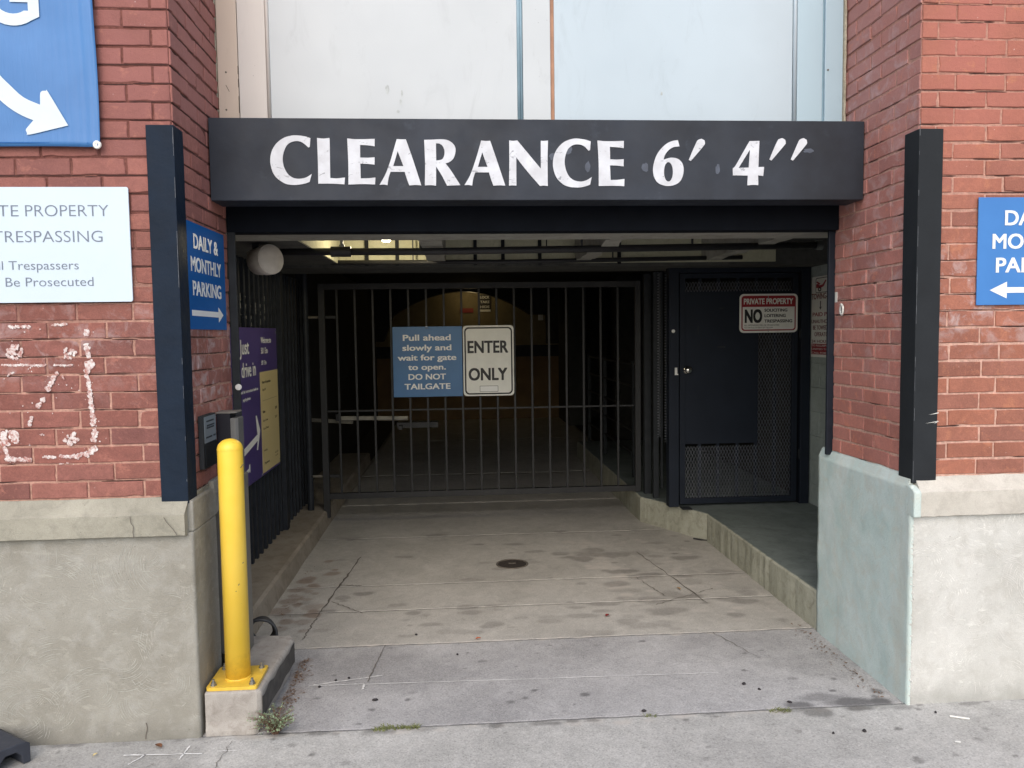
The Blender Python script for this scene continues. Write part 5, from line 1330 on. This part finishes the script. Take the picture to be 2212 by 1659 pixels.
cb = MB()
for k in range(5):
    r_ = .085 - .006 * k; yy = .86 + .012 * k
    cb.tube([(.05 + r_ * math.cos(a * .2618), yy + .006 * math.sin(a * .7 + k), -.002 + r_ * math.sin(a * .2618) + .004 * k) for a in range(24)], .0085, 8, True)
tag(cb.build("cable_coil", plain("grey black rubber", lin(62, 62, 62), .5, var=.1), smooth=True), "coil of dark grey cable lying behind the yellow bollard", "cable")

# black rubber foot at the left edge
ax, ay = Vector((-.82, .57, 0)), Vector((-.66, -.75, 0)); o0 = Vector((-.598, -.136, 0))
rbf = thing("rubber_foot", "black rubber sign foot with a round hole lying on the pavement at the left edge", "sign foot", (-.8, -.1, -.095))
M_rub = plain("blue black rubber", lin(50, 54, 64), .55, var=.12, sc=30, bump=.15)
mb = MB()
def P3(a, b, z): q = o0 + ax * a + ay * b; return (q.x, q.y, z)
out_ = [(0, -.0935), (.30, -.0935), (.30, -.022), (.272, -.006), (.03, -.006), (0, -.016)]
hole = [(.06 + .0, 0)]
# end face with an arched hand hole, extruded along the length
L_ = .62
front = [(0, -.0935), (.028, -.0935), (.033, -.058), (.05, -.038), (.088, -.038), (.106, -.058), (.11, -.0935), (.30, -.0935), (.30, -.02), (.28, -.006), (.02, -.006), (0, -.018)]
vs_ = [P3(0, b_, z) for b_, z in front] + [P3(L_, b_, z) for b_, z in front]; n = len(front)
mb.add(vs_, [tuple(range(n)), tuple(range(2 * n - 1, n - 1, -1))] + [(i, (i + 1) % n, n + (i + 1) % n, n + i) for i in range(n)])
mb.build("body", M_rub, rbf, .004)
mb = MB(); mb.add([P3(.10, .029, -.093), P3(.10, .109, -.093), P3(.10, .109, -.038), P3(.10, .029, -.038)], [(0, 1, 2, 3)]).build("hole_back", M_black, rbf)

# ------------------------------------------------------------------ weeds, grass and litter
M_leaf = plain("dusty weed leaf", lin(138, 154, 122), .7, var=.35, sc=60); M_stem = plain("reddish weed stem", lin(104, 78, 62), .8, var=.2)
M_grass = plain("dry green grass", lin(116, 122, 74), .8, var=.35, sc=80)
def weed(cx, cy, n_, spread, h, label):
    w = thing("weed", label, "weed", (cx, cy, -.095)); st, lf = MB(), MB(); rg = random.Random(int(cx * 100))
    for k in range(n_):
        a = rg.uniform(0, 6.283); L = spread * rg.uniform(.35, 1); hh = h * rg.uniform(.3, 1)
        tip = Vector((cx + L * math.cos(a), cy + L * .55 * math.sin(a) - .01, -.095 + hh)); base = Vector((cx + rg.gauss(0, .006), cy + rg.gauss(0, .004), -.095))
        mid = (base + tip) / 2 + Vector((0, 0, hh * .3))
        pts = [base.lerp(mid, .5), mid, mid.lerp(tip, .5), tip]
        st.tube([base] + pts, [.0016, .0014, .0012, .0009, .0006], 4)
        for q in range(16):
            t_ = rg.uniform(.2, 1); p = base.lerp(mid, t_ * 2) if t_ < .5 else mid.lerp(tip, t_ * 2 - 1)
            d = Vector((rg.gauss(0, 1), rg.gauss(0, 1), rg.gauss(.4, .8))).normalized(); s_ = rg.uniform(.006, .013); u = d.cross(Vector((rg.random(), rg.random(), 1))).normalized()
            p = p + d * .004
            lf.add([p, p + d * s_ * .5 + u * s_ * .35, p + d * s_, p + d * s_ * .5 - u * s_ * .35], [(0, 1, 2, 3)])
    lf.build("leaves", M_leaf, w, recalc=False); st.build("stems", M_stem, w)
weed(.325, -.006, 60, .125, .12, "straggly green weed growing at the foot of the concrete block")
def tuft(x0, x1, y, n_, h, label):
    mb = MB(); rg = random.Random(int(x0 * 77))
    for k in range(n_):
        x = rg.uniform(x0, x1); yy = y + rg.gauss(0, .009); a = rg.uniform(0, 6.283); L = h * rg.uniform(.5, 1.3); b_ = Vector((x, yy, -.097))
        t_ = b_ + Vector((math.cos(a) * L * 1.1, math.sin(a) * L * .6, L * rg.uniform(.25, .8))); m_ = (b_ + t_) / 2 + Vector((0, 0, L * .25)); s_ = Vector((-math.sin(a), math.cos(a), 0)) * .0016
        mb.add([b_ - s_, b_ + s_, m_ + s_, m_ - s_, t_], [(0, 1, 2, 3), (3, 2, 4)])
    tag(mb.build("grass_tuft", M_grass, recalc=False), label, "grass", "grass tufts in the pavement joint")
tuft(.735, .93, -.012, 210, .02, "larger dry grass tuft in the pavement joint near the weed")
tuft(2.45, 2.545, -.022, 90, .017, "small grass tuft in the pavement joint toward the right pier")
tuft(1.9, 1.95, -.008, 30, .012, "tiny sparse grass tuft in the middle of the pavement joint")
rg = random.Random(21); M_bit = plain("dark seed pod", lin(48, 44, 46), .8, var=.2)
for x, y in ((1.088, .726), (2.575, .052), (1.908, .035), (.432, .416), (.859, 1.02), (.711, .257), (2.775, -.221), (2.639, -.227), (2.489, .188), (2.44, .25), (3.16, -.1), (.56, .5), (.50, .48)):
    r_ = rg.uniform(.005, .010); a = rg.uniform(0, 3.14)
    vs_ = []; 
    mb = MB().lathe([(r_ * .3, -.004), (r_, .0), (r_ * .8, .004), (r_ * .3, .0065)], (0, 0, 0), 8)
    mb.v = [(x + (p[0] * 1.5 * math.cos(a) - p[1] * math.sin(a)) * rg.uniform(.8, 1.15), y + (p[0] * 1.5 * math.sin(a) + p[1] * math.cos(a)) * rg.uniform(.8, 1.1), p[2] - .0945) for p in mb.v]
    tag(mb.build("seed_pod", M_bit, smooth=True), "small dark seed pod lying on the concrete", "debris", "dark seed pods scattered on the concrete")
def leaf(x, y, s_, col, label, a, z=-.097):
    mb = MB(); vs_ = []
    for k in range(9):
        t_ = k / 8; w = math.sin(math.pi * t_ ** .8) * s_ * .28; c_ = .22 * s_ * math.sin(t_ * 3)
        for q in (-1, 0, 1): vs_.append((x + (t_ - .5) * s_ * math.cos(a) - q * w * math.sin(a), y + (t_ - .5) * s_ * math.sin(a) + q * w * math.cos(a), z + .003 + c_ * .5 + abs(q) * .004))
    mb.add(vs_, [(k * 3 + q, k * 3 + q + 1, k * 3 + q + 4, k * 3 + q + 3) for k in range(8) for q in range(2)])
    tag(mb.build("fallen_leaf", plain("leaf " + label[:6], col, .7, var=.2, sc=90), recalc=False), label, "leaf")
leaf(1.202, .924, .030, lin(176, 92, 52), "small orange fallen leaf at the driveway joint", .3)
leaf(1.97, 1.194, .038, lin(128, 42, 42), "small dark red fallen leaf on the driveway", .9)
leaf(2.52, 1.62, .035, lin(150, 118, 76), "small tan fallen leaf near the walkway kerb", 2.0)
leaf(-.13, -.075, .04, lin(104, 66, 40), "brown fallen leaf at the foot of the left pier", 2.6, -.0935)
leaf(-.36, -.12, .022, lin(206, 190, 140), "pale yellow fallen leaf by the rubber foot", 1.2, -.0935)
tag(MB().tube([(3.195, -.145, -.0895), (3.225, -.16, -.0895), (3.262, -.176, -.0895)], .0038, 8).build("cigarette_butt", M_white), "white cigarette butt lying in front of the right pier", "litter")
mb = MB().add([(3.085, -.345, -.092), (3.105, -.352, -.092), (3.11, -.345, -.089), (3.092, -.338, -.091)], [(0, 1, 2, 3)])
tag(mb.build("paper_scrap", M_white, recalc=False), "tiny white paper scrap on the pavement at the lower right", "litter")
tag(MB().tube([(2.98, 2.80, -.091), (3.03, 2.76, -.091), (3.075, 2.735, -.091)], [.006, .0065, .003], 8).build("pen", M_inkb), "black pen lying on the driveway at the corner of the walkway kerb", "pen")
# leaf litter along the block and in the corner by the right pier
mb = MB(); rg = random.Random(31)
M_lit = plain("brown leaf litter", lin(118, 92, 70), .85, var=.4, sc=120)
for k in range(420):
    q = rg.random()
    if q < .6: x, y = .285 + abs(rg.gauss(0, .03)), rg.uniform(.03, .75)
    elif q < .75: x, y = .02 + abs(rg.gauss(0, .04)), rg.uniform(1.0, 2.4)
    else: x, y = 3.03 - abs(rg.gauss(0, .04)), rg.uniform(.05, .95)
    s_ = rg.uniform(.003, .011); a = rg.uniform(0, 6.28); z = -.0955 + rg.uniform(0, .004)
    c_, d_ = math.cos(a) * s_, math.sin(a) * s_
    mb.add([(x - c_, y - d_, z), (x + d_ * .4, y - c_ * .4, z + .002), (x + c_, y + d_, z + rg.uniform(0, .004)), (x - d_ * .4, y + c_ * .4, z + .001)], [(0, 1, 2, 3)])
o = mb.build("leaf_litter", M_lit, recalc=False); o['kind'] = 'stuff'; o['label'] = "brown crumbs of leaf litter along the block and the pier"; o['category'] = "leaf litter"
